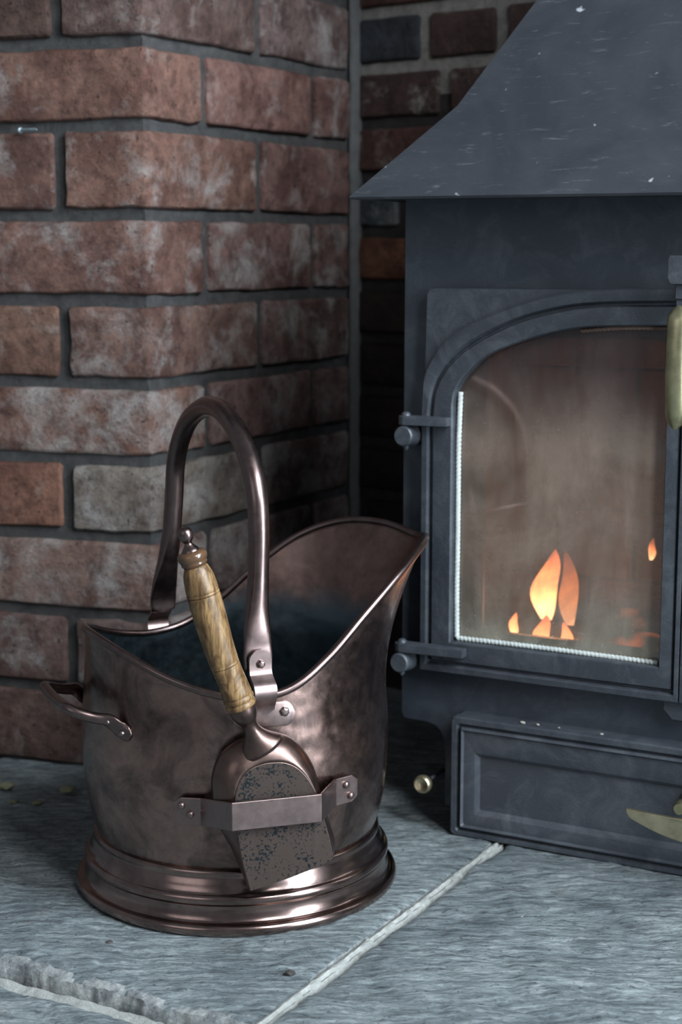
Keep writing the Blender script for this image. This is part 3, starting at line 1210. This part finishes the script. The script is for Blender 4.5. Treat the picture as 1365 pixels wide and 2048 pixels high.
# brass air-control knob on its rod, left of the base
V, Fc = lathe([(.0001, -.0050), (.0040, -.0048), (.0052, -.0060), (.0078, -.0062), (.0094, -.0045), (.0098, -.0015), (.0088, .002), (.0055, .0045), (.0038, .008), (.0032, .014)], 28, 'y', (-.029, 0, .051))
kb = mk('air_control_knob', V, Fc, M['brass_b'], ST, True, 50)
kb['label'] = 'round brass air control knob'
V, Fc = tube([(-.029, .012, .051), (-.029, .05, .051), (-.029, .13, .051)], .0024, 10)
mk('control_rod', V, Fc, M['steel'], kb, True)
from_bm('rear_support', box_bm(-.05, .004, .125, .135, .0005, .128, .001, 1), M['black'], ST)

# ---- firebox lining
FB = .255
bm = bmesh.new()
nn = 0
for r in range(5):
    z0 = .150 + r * .078
    xo = -.05 if r % 2 else -.10
    x = xo
    while x < 2 * SM + .05:
        a, b = max(x, -.05), min(x + .152, 2 * SM + .05)
        if b - a > .02:
            o = from_bm('firebrick', box_bm(a + .001, b - .001, FB, FB + .03, z0, z0 + .0765, .0015, 1), M['firebrick'], ST)
        x += .154
for s in (-.0525, 2 * SM + .0375):
    from_bm('side_lining', box_bm(s, s + .015, .04, FB - .001, .141, .54, .001, 1), M['firebrick'], ST)
bm = box_bm(-.05, 2 * SM + .05, .10, .245, .545, .556, .001, 1)
from_bm('baffle', bm, M['black'], ST)
# grate bars
for i in range(13):
    x = .01 + i * .0365
    from_bm('grate_bar', box_bm(x, x + .015, .06, .245, .141, .152, .002, 1), M['black'], ST)
# log guard in front of the fire
from_bm('log_guard', box_bm(-.02, 2 * SM + .02, .052, .058, .141, .172, .002, 1), M['black'], ST)

# ================================================================== FIRE (logs, embers, flames) standing in the stove
MS = Matrix.Translation((.110, 1.603, 0)) @ Matrix.Rotation(rad(-28), 4, 'Z')


def in_stove(x, y, z):
    return MS @ Vector((x, y, z))


def log(p, q, r, seed, label, n=16):
    P = [Vector(p).lerp(Vector(q), t) for t in np.linspace(0, 1, n)]
    d = (Vector(q) - Vector(p)).normalized()
    u = Vector((0, 0, 1)) - d * d.z
    u.normalize()
    w = d.cross(u)
    c = (Vector(p) + Vector(q)) / 2
    rings = []
    for i, pt in enumerate(P):
        ring = []
        for k_ in range(14):
            a = 2 * PI * k_ / 14
            dirv = u * math.cos(a) + w * math.sin(a)
            rr = r * (1 + .22 * mnoise.noise(dirv * 1.6 + Vector((i * .12, seed, 0))) + .08 * mnoise.noise(dirv * 6 + Vector((i * .9, seed, 0))))
            if i in (0, n - 1):
                rr *= .8
            ring.append(pt + dirv * rr - c)
        rings.append(ring)
    V, Fc = loft(rings, True, True, True)
    o = mk('log', V, Fc, M['char'], None, True, 50)
    o.location = MS @ c
    o.rotation_euler = (0, 0, rad(-28))
    tag(o, label, 'log')
    return o


log((-.02, .150, .176), (.17, .158, .174), .022, 1, 'charred log lying under the flames at the left of the stove grate')
log((.03, .222, .184), (.44, .224, .184), .020, 2, 'long charred log at the back of the stove, behind the others')
log((.235, .11, .182), (.36, .170, .182), .022, 3, 'slanting charred log at the right inside the stove')
log((.030, .088, .161), (.080, .096, .161), .0085, 5, 'short charred stick in front of the flames')
log((.105, .088, .161), (.185, .098, .162), .0085, 6, 'charred stick just right of the flames')


def flame(x, y, z, h, r, lean, label, mat='flame'):
    n = 12
    rings = []
    for i in range(n + 1):
        t = i / n
        rr = r * (math.sin(min(1, (t + .15) * 1.6) * PI / 2) * (1 - t ** 2.2) ** .8 + .0008)
        cx = lean[0] * t * t + .18 * r * math.sin(t * 7 + x * 40)
        rings.append([(cx + rr * math.cos(a) * 1.15, lean[1] * t + rr * math.sin(a) * .6, h * t) for a in [2 * PI * k_ / 14 for k_ in range(14)]])
    V, Fc = loft(rings, True, True, True)
    o = mk('flame', V, Fc, M[mat], None, True)
    o.location = in_stove(x, y, z)
    o.rotation_euler = (0, 0, rad(-28))
    return tag(o, label, 'flame')


flame(.049, .128, .205, .076, .0150, (.010, 0), 'tall orange flame behind the glass, largest of the flames')
flame(.0500, .120, .176, .036, .0095, (.004, 0), 'short bright yellow flame at the foot of the tall one')
flame(.0790, .118, .165, .042, .0085, (-.004, 0), 'low flame licking up to the right of the tall flame')
flame(.018, .12, .185, .026, .0055, (.002, 0), 'small flame left of the tall one, at the log end')
flame(.075, .135, .20, .080, .011, (-.006, 0), 'faint thin flame just right of the tall flame', 'flame2')
flame(.150, .17, .270, .024, .0042, (.002, 0), 'tiny flame above the back log, by itself')
flame(.186, .17, .250, .085, .009, (.004, 0), 'slim flame beside the right edge of the left pane')
for (x, y, z, e) in ((.055, .10, .215, .28), (.20, .16, .27, .16)):
    d = bpy.data.lights.new('fire_light', 'POINT')
    d.energy = e
    d.color = (1, .45, .2)
    d.shadow_soft_size = .03
    o = bpy.data.objects.new('fire_light', d)
    COL.objects.link(o)
    o.location = in_stove(x, y, z)

# ================================================================== COAL SCUTTLE
PSI = rad(24.25)
CS = Vector((-.099, 1.50, .0006))
SCU = root('coal_scuttle', CS, PSI, 'dark copper helmet-shaped coal scuttle with swing handle standing on the hearth', 'coal scuttle')
KA = np.radians([0, 15, 30, 45, 60, 75, 90, 105, 120, 135, 150, 165, 180])
KR = [.1915, .1815, .1715, .1612, .1480, .1402, .1390, .1390, .1390, .1390, .1392, .1400, .1415]
KZ = [.3138, .3208, .3180, .3018, .2723, .2400, .2172, .2110, .2159, .2263, .2387, .2479, .2520]


def even_spl(y):
    y = np.array(y)
    kk = np.concatenate([-KA[1:][::-1], KA, 2 * PI - KA[:-1][::-1]])
    yy = np.concatenate([y[1:][::-1], y, y[:-1][::-1]])
    m = np.gradient(yy, kk)

    def f(a):
        a = a % (2 * PI)
        i = int(np.clip(np.searchsorted(kk, a, side='right') - 1, 0, len(kk) - 2))
        h = kk[i + 1] - kk[i]
        t = (a - kk[i]) / h
        return float((2 * t ** 3 - 3 * t * t + 1) * yy[i] + (t ** 3 - 2 * t * t + t) * h * m[i] + (3 * t * t - 2 * t ** 3) * yy[i + 1] + (t ** 3 - t * t) * h * m[i + 1])
    return f


rimR, rimZ = even_spl(KR), even_spl(KZ)
PZ = [.040, .048, .060, .075, .092, .110, .140, .170, .205, .225, .40]
PR = [.1262, .1285, .1330, .1372, .1402, .1424, .1434, .1424, .1394, .1386, .1386]


def body_r(z):
    return float(np.interp(z, PZ, PR))


def surf(a, v, inset=0.0):
    zr, Rr_ = rimZ(a), rimR(a)
    z = .040 + v * (zr - .040)
    base = body_r(z)
    zs = .175
    g_ = 0
    if z > zs:
        g_ = ((z - zs) / (zr - zs)) ** 1.9
    r = base + (Rr_ - body_r(zr)) * g_ - inset
    return Vector((r * math.cos(a), r * math.sin(a), z))


NA, NVv = 128, 44
rings = [[surf(2 * PI * j / NA, i / NVv) for j in range(NA)] for i in range(NVv + 1)]
V, Fc = loft(rings, True)
body = mk('bucket_body', V, Fc, None, SCU, True, None, [M['copper'], M['copper_in']])
md = body.modifiers.new('thick', 'SOLIDIFY')
md.thickness = .0018
md.offset = -1
md.material_offset = 1
md.material_offset_rim = 0
rim = [surf(2 * PI * j / 160, 1.0, .0005) for j in range(160)]
V, Fc = ring_tube(rim, .0036, 12)
mk('rolled_rim', V, Fc, M['copper_pipe'], SCU, True)
# inner floor
V, Fc = lathe([(.0001, .046), (.1268, .046), (.1268, .044), (.0001, .044)], 64)
mk('bucket_floor', V, Fc, M['copper_in'], SCU, True, 40)
# plinth
prof = [(.1270, .050), (.1290, .0545), (.1310, .0555), (.1335, .0545), (.1347, .0520), (.1340, .0492), (.1345, .0470), (.1362, .0430), (.1375, .0395), (.1395, .0360), (.1418, .0345), (.1432, .0325), (.1437, .0300), (.1430, .0272), (.1412, .0258),
        (.1408, .0235), (.1413, .0195), (.1424, .0155), (.1440, .0125), (.1462, .0112), (.1490, .0108), (.1508, .0092), (.1518, .0065), (.1510, .0032), (.1490, .0012), (.1465, .0000), (.1430, .0010), (.1380, .0100), (.1360, .0300), (.1290, .0420)]
pp = [tuple(p) for p in smooth_path(prof, 3)]
V, Fc = lathe(pp, 128)
mk('plinth', V, Fc, M['turned'], SCU, True, 50)

# swing handle, leaning a little; local x is the spout direction, y points away from the viewer
hp_ = [(-.0275, .129, .232), (-.0275, .129, .245), (-.0265, .126, .262), (-.0245, .121, .285), (-.0215, .1165, .315), (-.0195, .1135, .350), (-.019, .108, .382), (-.0190, .092, .408), (-.0190, .065, .430), (-.0185, .028, .4445), (-.0185, 0, .4475)]
full = [(x, -y, z) for x, y, z in hp_] + [(x, y, z) for x, y, z in hp_[::-1]][1:]
sp_ = smooth_path(full, 8)
N_ = len(sp_)
rad_l = []
P, T, _ = frames(sp_)
rings = []
for i, p in enumerate(P):
    s = min(i, N_ - 1 - i) / 8.0          # control-point index from the nearer end
    # flat blade at the ends, round tube above
    wid = np.interp(s, [0, .25, 1, 2, 3, 4, 5, 10], [.006, .0125, .0135, .0125, .0105, .0092, .0092, .0092])
    thk = np.interp(s, [0, 1, 1.6, 2.6, 3.6, 5, 10], [.0016, .0018, .0026, .0058, .0084, .0092, .0092])
    ax = Vector((1, 0, 0))
    ax = (ax - T[i] * ax.dot(T[i])).normalized()
    bx = T[i].cross(ax)
    e = 2.0 if s > 2.5 else 4.0
    ring = []
    for q in range(20):
        a = 2 * PI * q / 20
        ca, sa = math.cos(a), math.sin(a)
        ex = 2 / np.interp(s, [0, 1.5, 3], [5, 4, 2])
        ring.append(p + ax * wid * math.copysign(abs(ca) ** ex, ca) + bx * thk * math.copysign(abs(sa) ** ex, sa))
    rings.append(ring)
V, Fc = loft(rings, True, True, True)
mk('swing_handle', V, Fc, M['copper_pipe'], SCU, True, 60)

# lugs: bracket plate on the body and a strap rising over the rim to the pivot
for sg in (-1, 1):          # -1: side facing the viewer
    # horizontal plate wrapped on the body
    az0, az1, zc, hh = rad(89.5), rad(112), .1965, .0105
    pts = []
    outline = []
    n = 20
    half = (az1 - az0) / 2 * .1395
    for i in range(13):
        a = -PI / 2 + PI * i / 12
        outline.append((half - hh + hh * math.cos(a), hh * math.sin(a)))
    for i in range(13):
        a = PI / 2 + PI * i / 12
        outline.append((-half + hh + hh * math.cos(a), hh * math.sin(a)))
    bm = bmesh.new()
    cols = {}
    # sample as strips so that it bends with the body
    xs = np.linspace(-half, half, 25)
    def hz(x):
        d = half - abs(x)
        return hh if d >= hh else math.sqrt(max(0.0, hh * hh - (hh - d) ** 2)) + .0003
    rr = []
    for x in xs:
        a = (az0 + az1) / 2 - x / .1395
        ring = []
        for dz, dr in ((-1, 0), (-1, .0019), (-.8, .0026), (.8, .0026), (1, .0019), (1, 0)):
            z = zc + dz * hz(x) * (1 if abs(dz) == 1 else 1)
            r = body_r(z) + .0004 + dr
            ring.append((r * math.cos(a), sg * r * math.sin(a), z))
        rr.append(ring)
    V, Fc = loft(rr, True, True, True)
    lug = mk('lug', V, Fc, M['copper_strip'], SCU, True, 40)
    # strap up over the rim bead
    path = [(-.0275, .1385, .192), (-.0275, .1400, .203), (-.0275, .1436, .210), (-.0275, .1462, .216), (-.0275, .1452, .222), (-.0275, .1390, .227), (-.0275, .1345, .2315), (-.0275, .1335, .238), (-.0275, .1335, .246), (-.0275, .1335, .2525)]
    path = [tuple(p) for p in smooth_path(path, 4)]
    rr = []
    for i, (x, y, z) in enumerate(path):
        w = .0108
        dtop = .2530 - z
        if dtop < w:
            w = math.sqrt(max(1e-7, w * w - (w - dtop) ** 2)) + .0002
        a = path[max(i - 1, 0)]
        b = path[min(i + 1, len(path) - 1)]
        t = Vector((0, b[1] - a[1], b[2] - a[2])).normalized()
        nrm = Vector((0, t.z, -t.y))
        ring = []
        for dx, dn in ((-1, 0), (-.94, .0021), (.94, .0021), (1, 0)):
            p = Vector((x + dx * w, y, z)) + nrm * dn
            ring.append((p.x, sg * p.y, p.z))
        rr.append(ring)
    V, Fc = loft(rr, True, True, True)
    mk('lug_strap', V, Fc, M['copper_strip'], lug, True, 40)
    rivet('bolt', (-.0275, sg * .1350, .2405), (0, sg, 0), .0038, M['copper_strip'], lug, .0045, True)
    for az, zz in ((93.5, .1985), (108.5, .1965)):
        a = rad(az)
        r = body_r(zz) + .0028
        rivet('bolt', (r * math.cos(a), sg * r * math.sin(a), zz), (math.cos(a), sg * math.sin(a), 0), .0044, M['copper_strip'], lug, .0030, True)

# back grip: bail with flattened ends
gp = [(-.1235, .0700, .1690), (-.1310, .0610, .1760), (-.1390, .0560, .1830), (-.1500, .0520, .1855), (-.1640, .0470, .1900), (-.1712, .0400, .1935), (-.1725, .0280, .1935), (-.1725, 0, .1925)]
full = [(x, -y, z) for x, y, z in gp] + [(x, y, z) for x, y, z in gp[::-1]][1:]
sp_ = smooth_path(full, 7)
P, T, _ = frames(sp_)
rings = []
for i, p in enumerate(P):
    s = min(i, len(P) - 1 - i) / 7.0
    out = Vector((p.x, p.y, 0)).normalized()
    out = (out - T[i] * out.dot(T[i])).normalized()
    bx = T[i].cross(out)
    w = np.interp(s, [0, .35, 1, 1.7, 2.4, 3.2, 8], [.0040, .0078, .0085, .0078, .0052, .0050, .0050])
    th = np.interp(s, [0, 1, 1.7, 2.4, 8], [.0022, .0034, .0036, .0046, .0050])
    rings.append([p + bx * w * math.cos(a) + out * th * math.sin(a) for a in [2 * PI * q / 14 for q in range(14)]])
V, Fc = loft(rings, True, True, True)
grip = mk('back_grip', V, Fc, M['copper_pipe'], SCU, True, 60)
for sg in (-1, 1):
    for i in (4, 13):
        p = P[i] if sg == -1 else P[len(P) - 1 - i]
        out = Vector((p.x, p.y, 0)).normalized()
        rivet('rivet', tuple(p + out * .0030), tuple(out), .0026, M['copper_strip'], grip, .0022)

# faint rivets on the inside wall behind the bucket
# strap that holds the shovel: frame (w right, d outward) about N
THN = rad(97)


def wd(w, d, z):
    """scuttle-local point from the strap frame (viewer side = -y)"""
    n = Vector((math.cos(THN), -math.sin(THN), 0))
    ww = Vector((-n.y, n.x, 0))
    return n * d + ww * w + Vector((0, 0, z))


sw_ = .0123
ctrl = [(-.0845, .1222, .1130), (-.0625, .1338, .1135), (-.0465, .1800, .1232), (.0290, .1800, .1230), (.0550, .1360, .1195), (.0790, .1252, .1190)]
bm = bmesh.new()
out_, in_ = [], []
TH = .0020
dirs = []
for i in range(len(ctrl)):
    ds = []
    for a, b in ((i - 1, i), (i, i + 1)):
        if 0 <= a and b < len(ctrl):
            dx, dy = ctrl[b][0] - ctrl[a][0], ctrl[b][1] - ctrl[a][1]
            l = math.hypot(dx, dy)
            ds.append((-dy / l, dx / l))
    nx_, ny_ = sum(d[0] for d in ds) / len(ds), sum(d[1] for d in ds) / len(ds)
    l = math.hypot(nx_, ny_)
    l2 = l * l
    dirs.append((nx_ / l2 * 1.0, ny_ / l2))
rings = []
for i, (w, d, z) in enumerate(ctrl):
    nx_, ny_ = dirs[i]
    ring = []
    hs = sw_ if i not in (0, 5) else sw_ * .62
    for dz, t in ((-1, 0), (-1, 1), (1, 1), (1, 0)):
        ring.append(wd(w + nx_ * TH * t, d + ny_ * TH * t, z + dz * hs))
    rings.append(ring)
# chamfered tab ends
def tab_ring(i0, i1, t, hs):
    a, b = ctrl[i0], ctrl[i1]
    w, d, z = [a[q] + (b[q] - a[q]) * t for q in range(3)]
    nx_, ny_ = dirs[i0]
    return [wd(w + nx_ * TH * u, d + ny_ * TH * u, z + dz * hs) for dz, u in ((-1, 0), (-1, 1), (1, 1), (1, 0))]
rings.insert(1, tab_ring(0, 1, .26, sw_))
rings.insert(len(rings) - 1, tab_ring(5, 4, .26, sw_))
V, Fc = loft(rings, True, True, True)
strap = mk('shovel_strap', V, Fc, M['copper_strip'], SCU)
bv = strap.modifiers.new('soft', 'BEVEL')
bv.width = .0006
bv.segments = 2
for w, z in ((-.0790, .1185), (-.0720, .1110), (.0665, .1245), (.0715, .1135)):
    d = float(np.interp(w, [-.0845, -.0625, .0550, .0790], [.1222, .1338, .1360, .1252])) + TH
    sl = (.012 / .022) if w < 0 else -(.011 / .024)
    n2 = wd(-sl, 1, 0)
    rivet('rivet', tuple(wd(w, d, z)), tuple(n2), .0033, M['copper_strip'], strap, .0034)

# ================================================================== SHOVEL hanging in the strap
nW = Matrix.Rotation(PSI, 3, 'Z') @ wd(0, 1, 0)
SH0 = CS + nW * .17 + Vector((0, 0, .0544))
SHV = root('coal_shovel', SH0, math.atan2(nW.x, -nW.y), 'small coal shovel with turned wooden handle hanging in the strap of the copper scuttle', 'shovel')
def sv(w, d, z):
    return Vector((w, -(d - .17), z - .0544))


FO = [(-.0306, .0544, .1745), (-.0368, .0800, .1735), (-.0405, .1050, .1725), (-.0424, .1307, .1715), (-.0398, .1455, .1710), (-.0325, .1565, .1705), (-.0215, .1615, .1700), (-.0101, .1627, .1700), (.0020, .1612, .1700), (.0125, .1555, .1705), (.0215, .1450, .1710), (.0285, .1305, .1720), (.0345, .1100, .1725), (.0390, .0920, .1735), (.0424, .0736, .1745)]
RO = [(-.0310, .0540, .1725), (-.0420, .0860, .1580), (-.0525, .1080, .1515), (-.0570, .1330, .1490), (-.0562, .1520, .1490), (-.0490, .1680, .1490), (-.0330, .1790, .1490), (-.0101, .1832, .1490), (.0090, .1785, .1490), (.0230, .1650, .1490), (.0325, .1480, .1490), (.0382, .1260, .1500), (.0440, .1040, .1525), (.0480, .0840, .1600), (.0428, .0732, .1725)]
FO_ = smooth_path(FO, 4)
RO_ = smooth_path(RO, 4)
rings = []
NS = 9
for i in range(NS + 1):
    t = i / NS
    ring = []
    for idx, (f_, r_) in enumerate(zip(FO_, RO_)):
        u = idx / (len(FO_) - 1)
        dome = np.interp(u, [0, .15, .3, .5, .7, .85, 1], [0, .15, .8, 1, .8, .15, 0])
        lat = t * (1 - dome) + math.sin(t * PI / 2) ** 1.0 * dome
        dep = t * (1 - dome) + (1 - math.cos(t * PI / 2)) * dome
        lat = lat * .86 + t * .14
        w = f_[0] + (r_[0] - f_[0]) * lat
        z = f_[1] + (r_[1] - f_[1]) * lat
        d = f_[2] + (r_[2] - f_[2]) * dep
        ring.append(sv(w, d, z))
    rings.append(ring)
V, Fc = loft(rings, False)
sc1 = mk('scoop_side', V, Fc, M['scoop'], SHV, True, 60)
md = sc1.modifiers.new('thick', 'SOLIDIFY')
md.thickness = .0012
md.offset = 0
# flat bottom sheet of the scoop (faces the viewer)
n = len(FO_)
bm = bmesh.new()
vv = [bm.verts.new(sv(p[0], p[1 + 1] + .0004, p[1])) for p in FO_]
# lower edge bows slightly
low = [bm.verts.new(sv(.0424 + (-.0306 - .0424) * t, .1749 + .0006 * math.sin(PI * t), .0736 + (.0544 - .0736) * t - .0012 * math.sin(PI * t))) for t in (.25, .5, .75)]
bm.faces.new(vv + low)
bmesh.ops.triangulate(bm, faces=bm.faces[:])
sc2 = from_bm('scoop_base', bm, M['speckled'], SHV)
md = sc2.modifiers.new('thick', 'SOLIDIFY')
md.thickness = .0014
md.offset = 0
sc2['label'] = 'black speckled flat underside of the scoop'
# crease bead between the flat face and the dome
V, Fc = tube([sv(p[0], p[2] + .0002, p[1]) for p in FO_], .0008, 8)
mk('crease', V, Fc, M['scoop'], SHV, True)

AX = smooth_path([(-.0130, .1600, .1685), (-.0185, .1620, .1780), (-.0245, .1650, .1900), (-.0300, .1665, .2010), (-.0345, .1670, .2120), (-.0405, .1670, .2290), (-.0520, .1665, .2600), (-.0625, .1655, .2980), (-.0712, .1645, .3310), (-.0800, .1635, .3620)], 10)
AX = [sv(p[0], p[1], p[2]) for p in AX]
cum = [0]
for i in range(1, len(AX)):
    cum.append(cum[-1] + (AX[i] - AX[i - 1]).length)


def axp(z):
    """point and tangent on the axis at local height z (absolute z)"""
    zz = z - .0544
    for i in range(1, len(AX)):
        if AX[i].z >= zz:
            t = (zz - AX[i - 1].z) / (AX[i].z - AX[i - 1].z)
            return AX[i - 1].lerp(AX[i], t), (AX[min(i + 1, len(AX) - 1)] - AX[max(i - 2, 0)]).normalized()
    t = (AX[-1] - AX[-2]).normalized()
    return AX[-1] + t * ((zz - AX[-1].z) / t.z), t


def axis_lathe(name, prof, mat, parent, seg=28, sm=4, flat=None):
    pr = smooth_path(prof, sm) if sm else prof
    rings = []
    for r, z in pr:
        p, t = axp(z)
        a_ = Vector((1, 0, 0))
        a_ = (a_ - t * a_.dot(t)).normalized()
        b_ = t.cross(a_)
        fl_ = flat(z) if flat else 1.0
        rings.append([p + a_ * max(r, .0001) * math.cos(q) + b_ * max(r, .0001) * fl_ * math.sin(q) for q in [2 * PI * k_ / seg for k_ in range(seg)]])
    V, Fc = loft(rings, True, True, True)
    return mk(name, V, Fc, mat, parent, True, 50)


axis_lathe('socket', [(.0195, .1735), (.0190, .1765), (.0155, .1800), (.0110, .1850), (.0076, .1905), (.0066, .1950), (.0072, .1990), (.0100, .2035), (.0116, .2080), (.0118, .2120), (.0116, .2150)], M['scoop'], SHV, 28, 4, lambda z: float(np.interp(z, [.172, .19], [.62, 1.0])))
hw = axis_lathe('wooden_handle', [(.0100, .2128), (.0126, .2136), (.0128, .2165), (.0119, .2178), (.0128, .2190), (.0131, .2212), (.0122, .2226), (.0128, .2245), (.0124, .2300), (.0121, .2380), (.0122, .2470), (.01215, .2488), (.0114, .2492), (.01225, .2497), (.01225, .2512), (.0115, .2517), (.0124, .2523),
                           (.0128, .2640), (.0134, .2800), (.0139, .2950), (.0139, .3060), (.01375, .3090), (.0130, .3095), (.01385, .3101), (.0138, .3118), (.0129, .3124), (.0137, .3131), (.0132, .3200), (.0122, .3270), (.0104, .3318), (.0092, .3338)], M['wood'], SHV, 32, 3)
cl = axis_lathe('collar', [(.0088, .3330), (.0098, .3345), (.0110, .3362), (.0108, .3376), (.0116, .3392), (.0124, .3412), (.0122, .3436), (.0106, .3456), (.0080, .3466)], M['varnish'], SHV, 28, 3)
cl['label'] = 'dark varnished wooden collar'
axis_lathe('ball_finial', [(.0078, .3460), (.0068, .3480), (.0050, .3500), (.0036, .3520), (.0033, .3532), (.0040, .3545), (.0054, .3562), (.0062, .3590), (.0060, .3620), (.0046, .3645), (.0022, .3658), (.0001, .3661)], M['copper_pipe'], SHV, 24, 3)

# ================================================================== SMALL THINGS
# nail left in the mortar of the pier
t0, zn = .130, .7165
p0 = CR + DL * t0 + up * zn + NL * .004
dn = (DL * -1.0 * .9 + NL * .42 + up * -.02).normalized()
V, Fc = lathe_dir([(.0030, .0), (.0032, .0012), (.0018, .0022), (.0018, .026), (.0006, .030)], Vector((0, 0, 0)), dn * 1.0, 12)
o = mk('nail', V, Fc, M['nail'], None, True, 40)
o.location = CR + DL * .148 + up * .7165 + NL * .003
tag(o, 'blue-grey masonry nail stuck in a mortar joint at the upper left', 'nail')


def crumb(name, x, y, r, mat, label, cat, group, flat=.5, z=.0):
    bm = bmesh.new()
    bmesh.ops.create_icosphere(bm, subdivisions=1, radius=r)
    s = rng.random() * 50
    for v in bm.verts:
        v.co *= 1 + .45 * mnoise.noise(v.co * (1.3 / r) + Vector((s, 0, 0)))
        v.co.z *= flat
        v.co.x *= 1.3
    mz = min(v.co.z for v in bm.verts)
    for v in bm.verts:
        v.co.z -= mz
    o = from_bm(name, bm, M[mat], None, False)
    o.location = (x, y, z + .0008)
    o.rotation_euler = (0, 0, rng.random() * 6)
    return tag(o, label, cat, group)


gw = 'pale stone chips scattered in front of the stove'
for x, y, r, lb in ((.173, 1.483, .0016, 'tiny pale stone chip just in front of the ash drawer, nearest the joint'), (.209, 1.446, .0014, 'tiny pale stone chip in front of the ash drawer, the right one of two'), (.162, 1.394, .0018, 'tiny buff chip in the middle of the right slab'),
                 (.084, 1.291, .0018, 'tiny pale chip on the right slab, closest to the front of the joint'), (.228, 1.236, .0015, 'tiny pale chip at the lower right corner of the picture')):
    crumb('stone_chip', x, y, r, 'chip', lb, 'chip', gw, .6)
for x, y, r, lb in ((-.199, 1.340, .0030, 'small dark chip on the slab in front of the scuttle base'), (-.042, 1.279, .0042, 'flat dark pebble mark beside the pale grout joint')):
    crumb('dark_chip', x, y, r, 'chipd', lb, 'chip', None, .35)
for x, y, r, lb in ((-.368, 1.746, .0085, 'dry greenish leaf crumb, largest at the foot of the pier'), (-.385, 1.765, .006, 'dry leaf crumb at the far left by the brickwork'), (-.325, 1.694, .0055, 'buff pellet of debris left of the scuttle'), (-.352, 1.700, .005, 'dull leaf crumb nearest the left picture edge'), (-.300, 1.738, .007, 'flat leaf flake close behind the scuttle')):
    crumb('leaf_crumb', x, y, r, 'leaf', lb, 'debris', None, .45)

# crumbs of ash on the ledge of the drawer box
for x, r, lb in ((.074, .0022, 'white ash crumb on the ledge of the ash drawer, leftmost and largest'), (.090, .0017, 'white ash crumb on the drawer ledge, second from the left'), (.112, .0013, 'small ash crumb on the drawer ledge, third from the left'), (.156, .0015, 'ash crumb on the drawer ledge, furthest right')):
    p = in_stove(x, .009, .1258)
    crumb('ash_crumb', p.x, p.y, r, 'chip', lb, 'ash', 'ash crumbs along the drawer ledge', .6, .1256)
